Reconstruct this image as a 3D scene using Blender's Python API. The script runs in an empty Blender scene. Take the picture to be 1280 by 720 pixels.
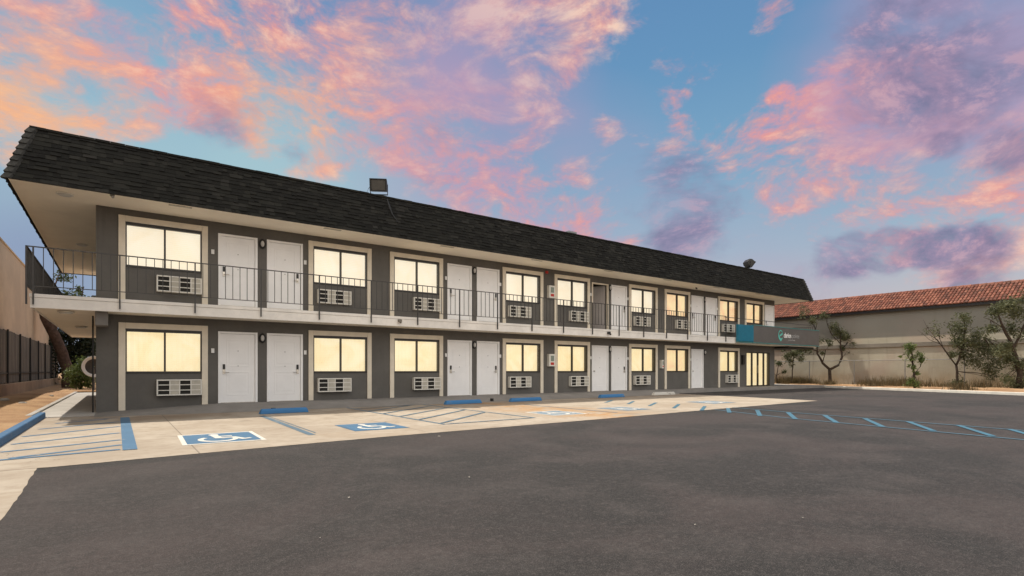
import bpy, math, random
from mathutils import Vector, Matrix
random.seed(7)
R = math.radians
scn = bpy.context.scene
COL = scn.collection

# ------------------------------------------------------------------ helpers
def lin(r, g, b):
    def f(c):
        c /= 255.0
        return c/12.92 if c <= 0.04045 else ((c+0.055)/1.055)**2.4
    return (f(r), f(g), f(b), 1.0)

class MB:
    def __init__(s): s.v = []; s.f = []
    def poly(s, pts):
        n = len(s.v); s.v += [tuple(p) for p in pts]; s.f.append(tuple(range(n, n+len(pts))))
        return s
    def box(s, x0, x1, y0, y1, z0, z1, M=None):
        if x0 > x1: x0, x1 = x1, x0
        if y0 > y1: y0, y1 = y1, y0
        if z0 > z1: z0, z1 = z1, z0
        p = [Vector(q) for q in ((x0,y0,z0),(x1,y0,z0),(x1,y1,z0),(x0,y1,z0),(x0,y0,z1),(x1,y0,z1),(x1,y1,z1),(x0,y1,z1))]
        if M: p = [M @ q for q in p]
        n = len(s.v); s.v += [tuple(q) for q in p]
        for f in ((3,2,1,0),(4,5,6,7),(0,1,5,4),(1,2,6,5),(2,3,7,6),(3,0,4,7)):
            s.f.append(tuple(n+i for i in f))
        return s
    def tube(s, pts, rad, seg=8, cap=True):
        pts = [Vector(p) for p in pts]
        if not isinstance(rad, (list, tuple)): rad = [rad]*len(pts)
        n0 = len(s.v)
        for i, p in enumerate(pts):
            if i == 0: d = pts[1]-p
            elif i == len(pts)-1: d = p-pts[i-1]
            else: d = pts[i+1]-pts[i-1]
            d.normalize()
            a = d.cross(Vector((0,0,1)) if abs(d.z) < .9 else Vector((1,0,0))).normalized()
            b = d.cross(a)
            for k in range(seg):
                t = 2*math.pi*k/seg
                s.v.append(tuple(p + (a*math.cos(t)+b*math.sin(t))*rad[i]))
        for i in range(len(pts)-1):
            for k in range(seg):
                a0 = n0+i*seg+k; a1 = n0+i*seg+(k+1) % seg
                s.f.append((a0, a1, a1+seg, a0+seg))
        if cap:
            s.f.append(tuple(n0+k for k in reversed(range(seg))))
            s.f.append(tuple(n0+(len(pts)-1)*seg+k for k in range(seg)))
        return s
    def prism(s, prof, axis, a0, a1):
        """prof: 2D points; extruded along axis 0 (prof=(y,z)) or 1 (prof=(x,z)) or 2 (prof=(x,y))"""
        def P(q, a):
            return (a, q[0], q[1]) if axis == 0 else ((q[0], a, q[1]) if axis == 1 else (q[0], q[1], a))
        n = len(prof); b = len(s.v)
        s.v += [P(q, a0) for q in prof] + [P(q, a1) for q in prof]
        s.f.append(tuple(range(b, b+n))); s.f.append(tuple(reversed(range(b+n, b+2*n))))
        for i in range(n):
            j = (i+1) % n
            s.f.append((b+i, b+j, b+n+j, b+n+i))
        return s
    def build(s, name, m, parent=None, bevel=0, smooth=False, loc=None):
        me = bpy.data.meshes.new(name)
        v = s.v
        off = Vector((0,0,0))
        if loc is not None: off = Vector(loc)
        elif parent is None and v:
            xs = [p[0] for p in v]; ys = [p[1] for p in v]; zs = [p[2] for p in v]
            off = Vector(((min(xs)+max(xs))/2, (min(ys)+max(ys))/2, min(zs)))
        elif parent is not None: off = Vector(parent.get('_o', (0,0,0)))
        me.from_pydata([tuple(Vector(p)-off) for p in v], [], s.f)
        me.validate()
        import bmesh
        bm = bmesh.new(); bm.from_mesh(me)
        if not getattr(s, 'noweld', False):
            bmesh.ops.recalc_face_normals(bm, faces=bm.faces)
        bm.to_mesh(me); bm.free()
        if smooth:
            for p in me.polygons: p.use_smooth = True
        me.materials.append(m)
        o = bpy.data.objects.new(name, me); COL.objects.link(o)
        if parent is not None: o.parent = parent
        else: o.location = off
        if parent is None: o['_o'] = tuple(off)
        else: o['_o'] = tuple(parent.get('_o', (0,0,0)))
        if bevel:
            b = o.modifiers.new('bevel', 'BEVEL'); b.width = bevel; b.segments = 2; b.limit_method = 'ANGLE'
        return o

def tag(o, label=None, cat=None, group=None, kind=None):
    if label: o['label'] = label
    if cat: o['category'] = cat
    if group: o['group'] = group
    if kind: o['kind'] = kind
    return o
def thing(name, label, cat, loc=(0,0,0), group=None):
    o = bpy.data.objects.new(name, None); COL.objects.link(o); o.location = loc
    o['_o'] = tuple(loc); o.empty_display_size = .2
    return tag(o, label, cat, group)
def copy_tree(o, parent=None):
    c = o.copy(); COL.objects.link(c)
    if parent is not None: c.parent = parent
    for ch in list(o.children): copy_tree(ch, c)
    return c

# ------------------------------------------------------------------ materials
class NT:
    def __init__(s, nt): s.nt = nt; s.n = nt.nodes; s.l = nt.links
    def new(s, t, **k):
        n = s.n.new(t)
        for a, b in k.items():
            if a.startswith('i_'):
                n.inputs[int(a[2:])].default_value = b
            else: setattr(n, a, b)
        return n
    def link(s, a, b): s.l.new(a, b)
    def noise(s, vec, scale, detail=4, rough=.55, dist=0):
        n = s.n.new('ShaderNodeTexNoise'); n.inputs['Scale'].default_value = scale
        n.inputs['Detail'].default_value = detail; n.inputs['Roughness'].default_value = rough
        n.inputs['Distortion'].default_value = dist
        if vec: s.link(vec, n.inputs['Vector'])
        return n.outputs['Fac']
    def math(s, op, a, b=0.0, c=0.0):
        n = s.n.new('ShaderNodeMath'); n.operation = op
        for i, x in enumerate((a, b, c)):
            if isinstance(x, (int, float)): n.inputs[i].default_value = x
            else: s.link(x, n.inputs[i])
        return n.outputs[0]
    def mr(s, x, a, b, c=0.0, d=1.0, smooth=True):
        n = s.n.new('ShaderNodeMapRange')
        if smooth: n.interpolation_type = 'SMOOTHSTEP'
        s.link(x, n.inputs['Value'])
        for nm, q in (('From Min', a), ('From Max', b), ('To Min', c), ('To Max', d)): n.inputs[nm].default_value = q
        return n.outputs['Result']
    def mix(s, f, a, b, mode='MIX'):
        n = s.n.new('ShaderNodeMix'); n.data_type = 'RGBA'; n.blend_type = mode
        for i, x in ((0, f), (6, a), (7, b)):
            if isinstance(x, (int, float)): n.inputs[i].default_value = x
            elif isinstance(x, tuple): n.inputs[i].default_value = x
            else: s.link(x, n.inputs[i])
        return n.outputs[2]
    def ramp(s, f, stops, interp='LINEAR'):
        n = s.n.new('ShaderNodeValToRGB'); cr = n.color_ramp; cr.interpolation = interp
        while len(cr.elements) < len(stops): cr.elements.new(.5)
        for e, (p, c) in zip(cr.elements, stops): e.position = p; e.color = c
        s.link(f, n.inputs[0]); return n.outputs['Color']
    def geo_pos(s): return s.new('ShaderNodeNewGeometry').outputs['Position']
    def bump(s, h, strength=.3, dist=.01, normal=None):
        n = s.new('ShaderNodeBump'); n.inputs['Strength'].default_value = strength; n.inputs['Distance'].default_value = dist
        s.link(h, n.inputs['Height'])
        if normal: s.link(normal, n.inputs['Normal'])
        return n.outputs['Normal']

def new_mat(name):
    m = bpy.data.materials.new(name); m.use_nodes = True
    t = NT(m.node_tree); b = m.node_tree.nodes['Principled BSDF']
    return m, t, b
def sc(c, k): return (c[0]*k, c[1]*k, c[2]*k, 1)
def surf(name, col, rough=.7, var=.12, vs=3.0, bump=.15, bs=60, bd=.004, metal=0, dirt=0, spec=.4):
    """plain surface with large + fine variation; col is linear albedo"""
    m, t, b = new_mat(name); P = t.geo_pos()
    n1 = t.noise(P, vs, 6, .6); n2 = t.noise(P, vs*9, 3, .6)
    c = t.mix(t.mr(n1, .3, .7), sc(col, 1-var), sc(col, 1+var))
    c = t.mix(t.mr(n2, .45, .75, 0, .35), c, sc(col, 1-var*1.6))
    if dirt:
        n3 = t.noise(P, vs*.5, 8, .7, .5)
        c = t.mix(t.mr(n3, .55, .75, 0, dirt), c, (.12, .095, .07, 1))
    t.link(c, b.inputs['Base Color'])
    b.inputs['Roughness'].default_value = rough; b.inputs['Metallic'].default_value = metal
    b.inputs['Specular IOR Level'].default_value = spec
    if bump: t.link(t.bump(t.noise(P, bs, 5, .6), bump, bd), b.inputs['Normal'])
    return m

M = {}
M['stucco'] = surf('dark_grey_stucco', (.125,.119,.110,1), .9, .10, 1.2, .55, 55, .006, dirt=.10)
m = M['stucco']; t = NT(m.node_tree); b = m.node_tree.nodes['Principled BSDF']
old = b.inputs['Base Color'].links[0].from_socket
sp_ = t.new('ShaderNodeMapping'); sp_.inputs['Scale'].default_value = (3.5,3.5,.25); t.link(t.geo_pos(), sp_.inputs['Vector'])
c = t.mix(t.mr(t.noise(sp_.outputs[0], 1.0, 6, .7), .52, .78, 0, .45), old, (.075,.070,.064,1))
c = t.mix(t.mr(t.noise(t.geo_pos(), .8, 6, .65), .55, .75, 0, .4), c, (.165,.155,.142,1))
t.link(c, b.inputs['Base Color'])
M['stucco_beam'] = surf('mid_grey_stucco', (.17,.16,.15,1), .9, .08, 2, .4, 70, .004)
M['trim'] = surf('cream_trim_paint', (.74,.67,.55,1), .6, .06, 3, .1, 40)
M['fascia'] = surf('off_white_fascia', (.78,.745,.69,1), .7, .09, 1.6, .2, 40, dirt=.22)
M['soffit'] = surf('soffit_stucco', (.95,.875,.75,1), .9, .04, 1.0, .3, 90, dirt=.04)
M['door'] = surf('white_door_paint', (.87,.87,.87,1), .45, .03, 2, .05, 30)
M['door_dim'] = surf('grey_door_paint', (.42,.39,.38,1), .5, .06, 2, .05, 30)
M['black'] = surf('black_paint', (.018,.018,.018,1), .45, .1, 8, 0)
M['sash'] = surf('bronze_sash', (.025,.022,.02,1), .4, .1, 8, 0)
M['rail'] = surf('railing_paint', (.055,.052,.05,1), .5, .2, 9, .1, 50)
M['acwhite'] = surf('appliance_white', (.74,.72,.66,1), .5, .05, 5, .05)
M['cabglass'] = surf('cabinet_window', (.22,.26,.22,1), .2, .1, 5, 0)
M['acpanel'] = surf('appliance_panel', (.50,.47,.40,1), .6, .1, 5, 0)
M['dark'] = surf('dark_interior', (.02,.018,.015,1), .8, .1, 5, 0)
M['silver'] = surf('brushed_nickel', (.55,.52,.47,1), .3, .05, 20, 0, metal=.9)
M['lens'] = surf('frosted_lens', (.55,.54,.52,1), .3, .03, 10, 0)
M['red'] = surf('red_enamel', (.5,.03,.02,1), .35, .08, 10, 0)
M['teal'] = surf('teal_panel', (.012,.16,.25,1), .4, .08, 3, .03)
M['tealedge'] = surf('teal_edge', (.05,.26,.27,1), .4, .08, 3, 0)
M['signgrey'] = surf('sign_grey_panel', (.115,.108,.103,1), .55, .08, 2, .03)
M['white'] = surf('white_lettering', (.75,.75,.74,1), .5, .03, 9, 0)
M['greyletter'] = surf('grey_lettering', (.36,.36,.36,1), .5, .03, 9, 0)
M['logo'] = surf('mint_lettering', (.12,.52,.45,1), .5, .05, 9, 0)
M['bark'] = surf('bark', (.085,.052,.038,1), .95, .35, 6, .9, 25, .03)
M['barkdark'] = surf('dark_bark', (.05,.035,.025,1), .95, .3, 8, .7, 30, .02)
M['metal'] = surf('galvanised_metal', (.28,.28,.27,1), .45, .1, 5, .05, metal=.6)
M['fencewood'] = None

def leaf_mat(name, c0, c1):
    m, t, b = new_mat(name)
    g = t.new('ShaderNodeNewGeometry')
    n = t.noise(g.outputs['Position'], 1.6, 3)
    f = t.math('ADD', t.math('MULTIPLY', g.outputs['Random Per Island'], .6), t.math('MULTIPLY', t.mr(n, .35, .65), .4))
    c = t.mix(f, c0, c1)
    t.link(c, b.inputs['Base Color']); b.inputs['Roughness'].default_value = .6
    tr = t.new('ShaderNodeBsdfTranslucent'); t.link(c, tr.inputs['Color'])
    mx = t.new('ShaderNodeMixShader'); mx.inputs[0].default_value = .35
    t.link(b.outputs[0], mx.inputs[1]); t.link(tr.outputs[0], mx.inputs[2])
    t.link(mx.outputs[0], m.node_tree.nodes['Material Output'].inputs['Surface'])
    return m
M['leaf'] = leaf_mat('green_leaves', (.035,.055,.018,1), (.13,.16,.055,1))
M['leafbright'] = leaf_mat('bright_leaves', (.05,.085,.02,1), (.20,.25,.07,1))
M['leafdark'] = leaf_mat('dark_leaves', (.008,.014,.007,1), (.035,.05,.02,1))
M['leafolive'] = leaf_mat('olive_leaves', (.045,.058,.022,1), (.17,.175,.085,1))
M['weed'] = leaf_mat('dry_weeds', (.045,.04,.018,1), (.18,.125,.055,1))

# shingles
m, t, b = new_mat('charcoal_shingles')
g = t.new('ShaderNodeNewGeometry'); P = g.outputs['Position']
c = t.ramp(g.outputs['Random Per Island'], [(0,(.008,.008,.0075,1)),(.5,(.013,.013,.012,1)),(.85,(.021,.021,.018,1)),(1,(.030,.029,.026,1))])
c = t.mix(t.mr(t.noise(P, .7, 5, .6), .35, .65, 0, .5), c, (.014,.014,.012,1))
c = t.mix(t.mr(t.noise(P, 160, 2, .7), .5, .8, 0, .5), c, (.10,.095,.08,1))
t.link(c, b.inputs['Base Color']); b.inputs['Roughness'].default_value = .95; b.inputs['Specular IOR Level'].default_value = .2
t.link(t.bump(t.noise(P, 120, 3, .7), .5, .006), b.inputs['Normal'])
M['shingle'] = m
M['hipcap'] = surf('hip_cap_shingles', (.045,.044,.040,1), .95, .35, 6, .5, 90, .006)
M['lampface'] = surf('floodlight_face', (.06,.055,.048,1), .3, .15, 6, 0)
M['roofflat'] = surf('flat_roofing', (.16,.155,.15,1), .9, .15, 1, .3, 40)

# terracotta tiles
m, t, b = new_mat('terracotta_tiles')
g = t.new('ShaderNodeNewGeometry'); P = g.outputs['Position']
c = t.ramp(g.outputs['Random Per Island'], [(0,(.10,.036,.024,1)),(.5,(.19,.062,.038,1)),(1,(.28,.11,.07,1))])
c = t.mix(t.mr(t.noise(P, 1.2, 5, .6), .5, .72, 0, .6), c, (.09,.055,.042,1))
t.link(c, b.inputs['Base Color']); b.inputs['Roughness'].default_value = .85
M['tile'] = m

# asphalt
m, t, b = new_mat('worn_asphalt'); P = t.geo_pos()
n1 = t.noise(P, .30, 5, .6, .8); n2 = t.noise(P, 1.1, 7, .65, .3); n3 = t.noise(P, 9, 4, .7); n4 = t.noise(P, 140, 2, .6)
c = t.mix(t.mr(n1, .40, .60), (.022,.0205,.020,1), (.049,.038,.0365,1))
c = t.mix(t.mr(n2, .45, .70, 0, .5), c, (.078,.066,.063,1))
c = t.mix(t.mr(n3, .45, .8, 0, .5), c, (.05,.048,.047,1))
n6 = t.noise(P, 13, 5, .8); c = t.mix(t.mr(n6, .5, .68, 0, .55), c, (.088,.078,.074,1)); c = t.mix(t.mr(n6, .5, .32, 0, .55), c, (.02,.0195,.019,1)); n5 = t.noise(P, 38, 3, .75); c = t.mix(t.mr(n5, .5, .72, 0, .55), c, (.105,.094,.09,1)); c = t.mix(t.mr(n5, .48, .3, 0, .6), c, (.028,.026,.026,1))
sp = t.mr(n4, .56, .72, 0, .8); c = t.mix(sp, c, (.17,.155,.15,1))
c = t.mix(t.mr(n4, .42, .28, 0, .7), c, (.02,.02,.02,1))
vo = t.new('ShaderNodeTexVoronoi', feature='DISTANCE_TO_EDGE'); vo.inputs['Scale'].default_value = .22
mp = t.new('ShaderNodeVectorMath', operation='ADD'); t.link(P, mp.inputs[0])
nz = t.new('ShaderNodeTexNoise'); nz.inputs['Scale'].default_value = 1.2; nz.inputs['Detail'].default_value = 6; t.link(P, nz.inputs['Vector'])
t.link(nz.outputs['Color'], mp.inputs[1]); t.link(mp.outputs[0], vo.inputs['Vector'])
crk = t.math('MULTIPLY', t.mr(vo.outputs['Distance'], .0025, .0, 0, 1), t.mr(t.noise(P, .5, 2), .58, .68))
c = t.mix(t.math('MULTIPLY', crk, .3), c, (.02,.019,.018,1))
w3 = t.noise(P, .32, 3, .5, 1.2)
c = t.mix(t.mr(w3, .56, .66, 0, .3), c, (.03,.029,.028,1))
far = t.mr(t.new('ShaderNodeSeparateXYZ').outputs[0], 0, 1) if False else None
t.link(c, b.inputs['Base Color']); b.inputs['Roughness'].default_value = .85; b.inputs['Specular IOR Level'].default_value = .35
h = t.math('SUBTRACT', t.math('ADD', t.noise(P, 60, 4, .7), t.math('MULTIPLY', n4, .6)), crk)
t.link(t.bump(h, .55, .012), b.inputs['Normal'])
M['asphalt'] = m

# concrete with stains and joints
m, t, b = new_mat('worn_concrete'); P = t.geo_pos()
sx = t.new('ShaderNodeSeparateXYZ'); t.link(P, sx.inputs[0]); X_, Y_ = sx.outputs[0], sx.outputs[1]
n1 = t.noise(P, .6, 7, .62, .4); n2 = t.noise(P, 4, 6, .65); n3 = t.noise(P, 60, 3, .7)
c = t.mix(t.mr(n1, .35, .65), (.36,.30,.235,1), (.46,.40,.325,1))
c = t.mix(t.mr(n2, .42, .68, 0, .65), c, (.31,.25,.19,1))
c = t.mix(t.mr(t.noise(P, .35, 5, .7, 1.0), .52, .68, 0, .5), c, (.33,.255,.18,1))
c = t.mix(t.mr(n3, .5, .8, 0, .3), c, (.34,.29,.23,1))
# rust wash around X 8..11
dx = t.math('ABSOLUTE', t.math('SUBTRACT', X_, t.math('ADD', 9.3, t.math('MULTIPLY', t.noise(P, .9, 3), .8))))
rust = t.math('MULTIPLY', t.mr(dx, 2.0, .1, 0, .85), t.mr(t.noise(P, .8, 6, .65, .8), .36, .62))
c = t.mix(rust, c, (.42,.22,.075,1))
# oil / dirt near the wheel stops
dd = t.math('MULTIPLY', t.mr(Y_, 13.2, 15.6), t.mr(t.noise(P, .55, 6, .65, .6), .36, .66, .15, .85))
c = t.mix(dd, c, (.17,.115,.075,1))
oil = t.mr(t.noise(P, 1.1, 3, .5, .4), .64, .74, 0, .55)
c = t.mix(oil, c, (.20,.165,.13,1))
vc = t.new('ShaderNodeTexVoronoi', feature='DISTANCE_TO_EDGE'); vc.inputs['Scale'].default_value = .33
cw = t.new('ShaderNodeVectorMath', operation='ADD'); cn = t.new('ShaderNodeTexNoise'); cn.inputs['Scale'].default_value = 1.7; cn.inputs['Detail'].default_value = 5
t.link(P, cn.inputs['Vector']); t.link(P, cw.inputs[0]); t.link(cn.outputs['Color'], cw.inputs[1]); t.link(cw.outputs[0], vc.inputs['Vector'])
c = t.mix(t.math('MULTIPLY', t.mr(vc.outputs['Distance'], .004, .001, 0, .7), t.mr(t.noise(P, .4, 2), .5, .6)), c, (.14,.11,.08,1))
# joints across every 3.8 m
jx = t.math('ABSOLUTE', t.math('SUBTRACT', t.math('FRACT', t.math('DIVIDE', t.math('ADD', X_, .93), 3.6)), .5))
jm = t.mr(jx, .0035, .0015, 0, .65)
c = t.mix(jm, c, (.12,.10,.08,1))
jy = t.mr(t.math('ABSOLUTE', t.math('SUBTRACT', Y_, t.math('ADD', 8.0, t.math('MULTIPLY', t.noise(P, 1.5, 3), .12)))), .022, .012, 0, .8)
jy = t.math('MULTIPLY', jy, t.mr(X_, -.6, -.7))
c = t.mix(jy, c, (.10,.075,.05,1))
t.link(c, b.inputs['Base Color']); b.inputs['Roughness'].default_value = .85
t.link(t.bump(t.noise(P, 45, 5, .7), .3, .006), b.inputs['Normal'])
M['concrete'] = m
M['walk'] = surf('grey_walkway_concrete', (.24,.225,.21,1), .85, .14, 1.1, .3, 50, .005, dirt=.3)
M['sidewalk'] = surf('pale_sidewalk_concrete', (.42,.40,.37,1), .85, .10, 1.1, .3, 50, .005, dirt=.15)
M['kerbwhite'] = surf('white_kerb', (.74,.71,.64,1), .8, .10, 2, .2, 40, dirt=.15)

def paint(name, col, under, wear=.5, scale=5):
    m, t, b = new_mat(name); P = t.geo_pos()
    n = t.noise(P, scale, 8, .7, .2); n2 = t.noise(P, 80, 3, .7)
    f = t.math('ADD', n, t.math('MULTIPLY', n2, .25))
    c = t.mix(t.mr(f, .62+.12*(1-wear), .76+.12*(1-wear), 0, .95), col, under)
    c = t.mix(t.mr(t.noise(P, 1.2, 4), .35, .65, 0, .3), c, sc(col, .7))
    t.link(c, b.inputs['Base Color']); b.inputs['Roughness'].default_value = .7
    return m
M['blue'] = paint('worn_blue_paint', (.055,.155,.28,1), (.42,.38,.30,1), .3)
M['bluefade'] = paint('faded_blue_paint', (.17,.25,.33,1), (.46,.42,.34,1), .85)
M['blueline'] = paint('dull_blue_line', (.085,.15,.21,1), (.42,.38,.31,1), .6)
M['aqua'] = paint('light_blue_paint', (.055,.165,.245,1), (.09,.10,.10,1), .8)
M['aquathin'] = paint('thin_blue_line', (.07,.15,.205,1), (.07,.08,.085,1), .6)
M['whitep'] = paint('white_marking_paint', (.72,.69,.62,1), (.46,.42,.34,1), .5)
M['kerbblue'] = paint('blue_kerb_paint', (.035,.13,.27,1), (.25,.24,.22,1), .35)
M['stopblue'] = paint('wheel_stop_blue', (.045,.19,.42,1), (.2,.22,.25,1), .15)
M['stopwhite'] = paint('wheel_stop_white', (.62,.60,.55,1), (.3,.28,.25,1), .5)

# dirt
m, t, b = new_mat('ochre_dirt'); P = t.geo_pos()
c = t.mix(t.mr(t.noise(P, .5, 6, .6), .35, .65), (.30,.17,.085,1), (.44,.28,.15,1))
c = t.mix(t.mr(t.noise(P, 12, 5, .7), .5, .75, 0, .6), c, (.16,.10,.06,1))
t.link(c, b.inputs['Base Color']); b.inputs['Roughness'].default_value = .95
t.link(t.bump(t.noise(P, 14, 8, .7), .8, .04), b.inputs['Normal'])
M['dirt'] = m
M['beige'] = surf('beige_stucco_wall', (.66,.52,.36,1), .9, .10, .5, .3, 40, .006, dirt=.12)
M['retain'] = surf('low_block_wall', (.38,.26,.16,1), .9, .15, 1, .4, 30, .01, dirt=.3)
M['curtain'] = None
# weathered fence boards
m, t, b = new_mat('weathered_fence_boards'); P = t.geo_pos()
mpn = t.new('ShaderNodeMapping'); t.link(P, mpn.inputs['Vector']); mpn.inputs['Scale'].default_value = (1, 7, .35)
n = t.noise(mpn.outputs[0], 1.0, 6, .65)
c = t.mix(t.mr(n, .3, .7), (.07,.062,.048,1), (.23,.205,.16,1))
c = t.mix(t.mr(t.noise(P, .6, 4), .55, .75, 0, .6), c, (.24,.19,.15,1))
t.link(c, b.inputs['Base Color']); b.inputs['Roughness'].default_value = .95
t.link(t.bump(n, .5, .02), b.inputs['Normal'])
M['fencewood'] = m
# right building wall: worn painted block
m, t, b = new_mat('worn_painted_block_wall'); P = t.geo_pos()
sx = t.new('ShaderNodeSeparateXYZ'); t.link(P, sx.inputs[0])
n1 = t.noise(P, .45, 6, .6, .3)
c = t.mix(t.mr(n1, .35, .65), (.37,.34,.265,1), (.45,.415,.33,1))
c = t.mix(t.mr(t.noise(P, .22, 3, .5, .5), .55, .66, 0, .55), c, (.38,.28,.225,1))
low = t.math('MULTIPLY', t.mr(sx.outputs[2], 1.5, .2), t.mr(t.noise(P, 1.2, 5), .3, .6, .3, .9))
c = t.mix(low, c, (.28,.21,.125,1))
c = t.mix(t.mr(sx.outputs[2], 3.25, 3.4, 0, .75), c, (.20,.195,.175,1))  # darker top zone: eave shadow painted into the wall colour
str_ = t.new('ShaderNodeMapping'); str_.inputs['Scale'].default_value = (1,2.2,.18); t.link(P, str_.inputs['Vector'])
c = t.mix(t.mr(t.noise(str_.outputs[0], 1.0, 5, .65), .52, .75, 0, .5), c, (.22,.19,.15,1))
t.link(c, b.inputs['Base Color']); b.inputs['Roughness'].default_value = .9
br = t.new('ShaderNodeTexBrick'); br.inputs['Scale'].default_value = 1.0
cmb = t.new('ShaderNodeCombineXYZ'); t.link(sx.outputs[1], cmb.inputs[0]); t.link(sx.outputs[2], cmb.inputs[1]); t.link(cmb.outputs[0], br.inputs['Vector'])
br.inputs['Brick Width'].default_value = .4; br.inputs['Row Height'].default_value = .2; br.inputs['Mortar Size'].default_value = .008
hh = t.math('ADD', t.math('MULTIPLY', br.outputs['Fac'], -.4), t.noise(P, 25, 4, .7))
t.link(t.bump(hh, .5, .01), b.inputs['Normal'])
M['block'] = m
M['ledge'] = surf('ledge_paint', (.20,.18,.15,1), .9, .15, 1, .3, 30)

# lit blinds behind glass
def blind_mat(name, c_lo, c_hi, strength):
    m, t, b = new_mat(name); P = t.geo_pos()
    sx = t.new('ShaderNodeSeparateXYZ'); t.link(P, sx.inputs[0])
    n = t.noise(P, 1.3, 5, .6, .8)
    f = t.mr(n, .3, .68)
    sl = t.math('SINE', t.math('MULTIPLY', sx.outputs[2], 2*math.pi/.055))
    c = t.mix(f, c_lo, c_hi)
    k = t.math('ADD', .97, t.math('MULTIPLY', sl, .03))
    em = t.math('MULTIPLY', k, strength)
    b.inputs['Base Color'].default_value = (.35,.31,.24,1)
    b.inputs['Roughness'].default_value = .8
    t.link(c, b.inputs['Emission Color']); t.link(em, b.inputs['Emission Strength'])
    t.link(t.bump(sl, .3, .004), b.inputs['Normal'])
    return m
M['blind_up'] = blind_mat('lit_cream_blind', lin(249,232,200), lin(254,242,216), .91)
M['blind_low'] = blind_mat('lit_yellow_curtain', lin(248,222,166), lin(255,238,194), .93)
M['blind_skytint'] = blind_mat('lit_curtain_sky_tint', lin(244,196,150), lin(253,228,172), .90)  # pinkish sky reflection put into the curtain's glow colour
m, t, b = new_mat('window_glass')
tr = t.new('ShaderNodeBsdfTransparent'); tr.inputs[0].default_value = (.97,.97,.97,1)
gl = t.new('ShaderNodeBsdfGlossy'); gl.inputs['Roughness'].default_value = .02; gl.inputs[0].default_value = (.9,.9,.9,1)
fr = t.new('ShaderNodeFresnel'); fr.inputs[0].default_value = 1.55
mx = t.new('ShaderNodeMixShader'); t.link(fr.outputs[0], mx.inputs[0]); t.link(tr.outputs[0], mx.inputs[1]); t.link(gl.outputs[0], mx.inputs[2])
t.link(mx.outputs[0], m.node_tree.nodes['Material Output'].inputs['Surface'])
M['glass'] = m

# ------------------------------------------------------------------ the ground
def struct(mb, name, mat, **k):
    o = mb.build(name, mat, **k); o['kind'] = 'structure'; return o
struct(MB().poly([(-400,-400,-.06),(500,-400,-.06),(500,500,-.06),(-400,500,-.06)]), 'ground', M['dirt'])
struct(MB().poly([(-.9,-60,-.0),(31,-60,-.0),(31,3,0),(38.4,20.9,0),(40,36,0),(20,36,0),(20,16,0),(-.9,16,0)]), 'parking_lot', M['asphalt'])
# concrete apron with slightly ragged edge against the asphalt
edge = [(-.72,-30),(-.70,5.3),(-.70,6.2),(-.74,8.05),(1.17,8.28),(3.57,8.52),(8.5,8.75),(13.96,9.12),(20.5,9.46)]
pts = []
for (x0,y0),(x1,y1) in zip(edge[:-1], edge[1:]):
    n = max(2, int(math.hypot(x1-x0, y1-y0)/.12)); n = min(n, 200)
    for i in range(n):
        f = i/n; j = random.uniform(-.007,.007)
        pts.append((x0+(x1-x0)*f + (j if abs(y1-y0) > abs(x1-x0) else 0), y0+(y1-y0)*f + (j if abs(x1-x0) >= abs(y1-y0) else 0), .004))
pts += [(20.5,9.46,.004),(21.2,15.2,.004),(21.3,16.46,.004),(-1.37,16.46,.004),(-1.37,-30,.004)]
struct(MB().poly(pts), 'concrete_apron', M['concrete'])
# side path along the left flank
struct(MB().box(-1.62,-.47,16.46,34.3,-.05,.02), 'path', M['sidewalk'])
# walkway in front of the rooms: a ramp at the left end, level, kerb at the right
w = MB()
w.v += [(-.47,16.46,.012),(2.35,16.46,.15),(2.35,17.7,.15),(-.47,17.7,.012),(-.47,16.46,-.05),(2.35,16.46,-.05),(2.35,17.7,-.05),(-.47,17.7,-.05)]
w.f += [(0,1,2,3),(7,6,5,4),(0,4,5,1),(1,5,6,2),(2,6,7,3),(3,7,4,0)]
w.box(2.35,36.8,16.46,17.7,-.05,.15)
w.box(32.8,36.8,17.7,24,-.05,.15)
struct(w, 'walkway', M['walk'])
# sloped concrete toe in front of the walkway
w = MB()
w.v += [(-.47,16.1,.006),(2.35,15.75,.006),(2.35,16.46,.147),(-.47,16.46,.010)]
w.f += [(0,1,2,3)]
w.v += [(20.8,15.75,.006),(20.8,16.46,.147),(21.9,16.46,.006)]
w.f += [(1,4,5,2),(4,6,5)]
struct(w, 'walkway_ramp', M['walk'])
# left kerb and dirt bed
k = MB().box(-1.5,-1.37,9.0,16.6,-.05,.13)
tag(k.build('kerb', M['kerbblue'], bevel=.02), kind='structure')
k = MB().box(-1.5,-1.37,-30,8.99,-.05,.13); k.box(-1.74,-1.62,16.61,34,-.05,.07)
tag(k.build('kerb', M['sidewalk'], bevel=.015), kind='structure')
d = MB(); nx, ny = 18, 300
x0, x1, y0, y1 = -3.86, -1.5, -20, 62
rr = random.Random(3)
for j in range(ny+1):
    for i in range(nx+1):
        fx = i/nx; y = y0+(y1-y0)*j/ny
        xe = x1 if y < 16.6 else (-1.73 if y < 34 else 9)
        x = x0+(xe-x0)*fx
        z = .06+.10*math.sin(math.pi*fx)*(.7+.3*math.sin(y*.7))+rr.uniform(-.012,.012)
        if y > 34.2: z = .06 + rr.uniform(-.015,.02)
        d.v.append((x, y, z))
for j in range(ny):
    for i in range(nx):
        a = j*(nx+1)+i; d.f.append((a, a+1, a+nx+2, a+nx+1))
struct(d, 'dirt_bed', M['dirt'], smooth=True)
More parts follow.
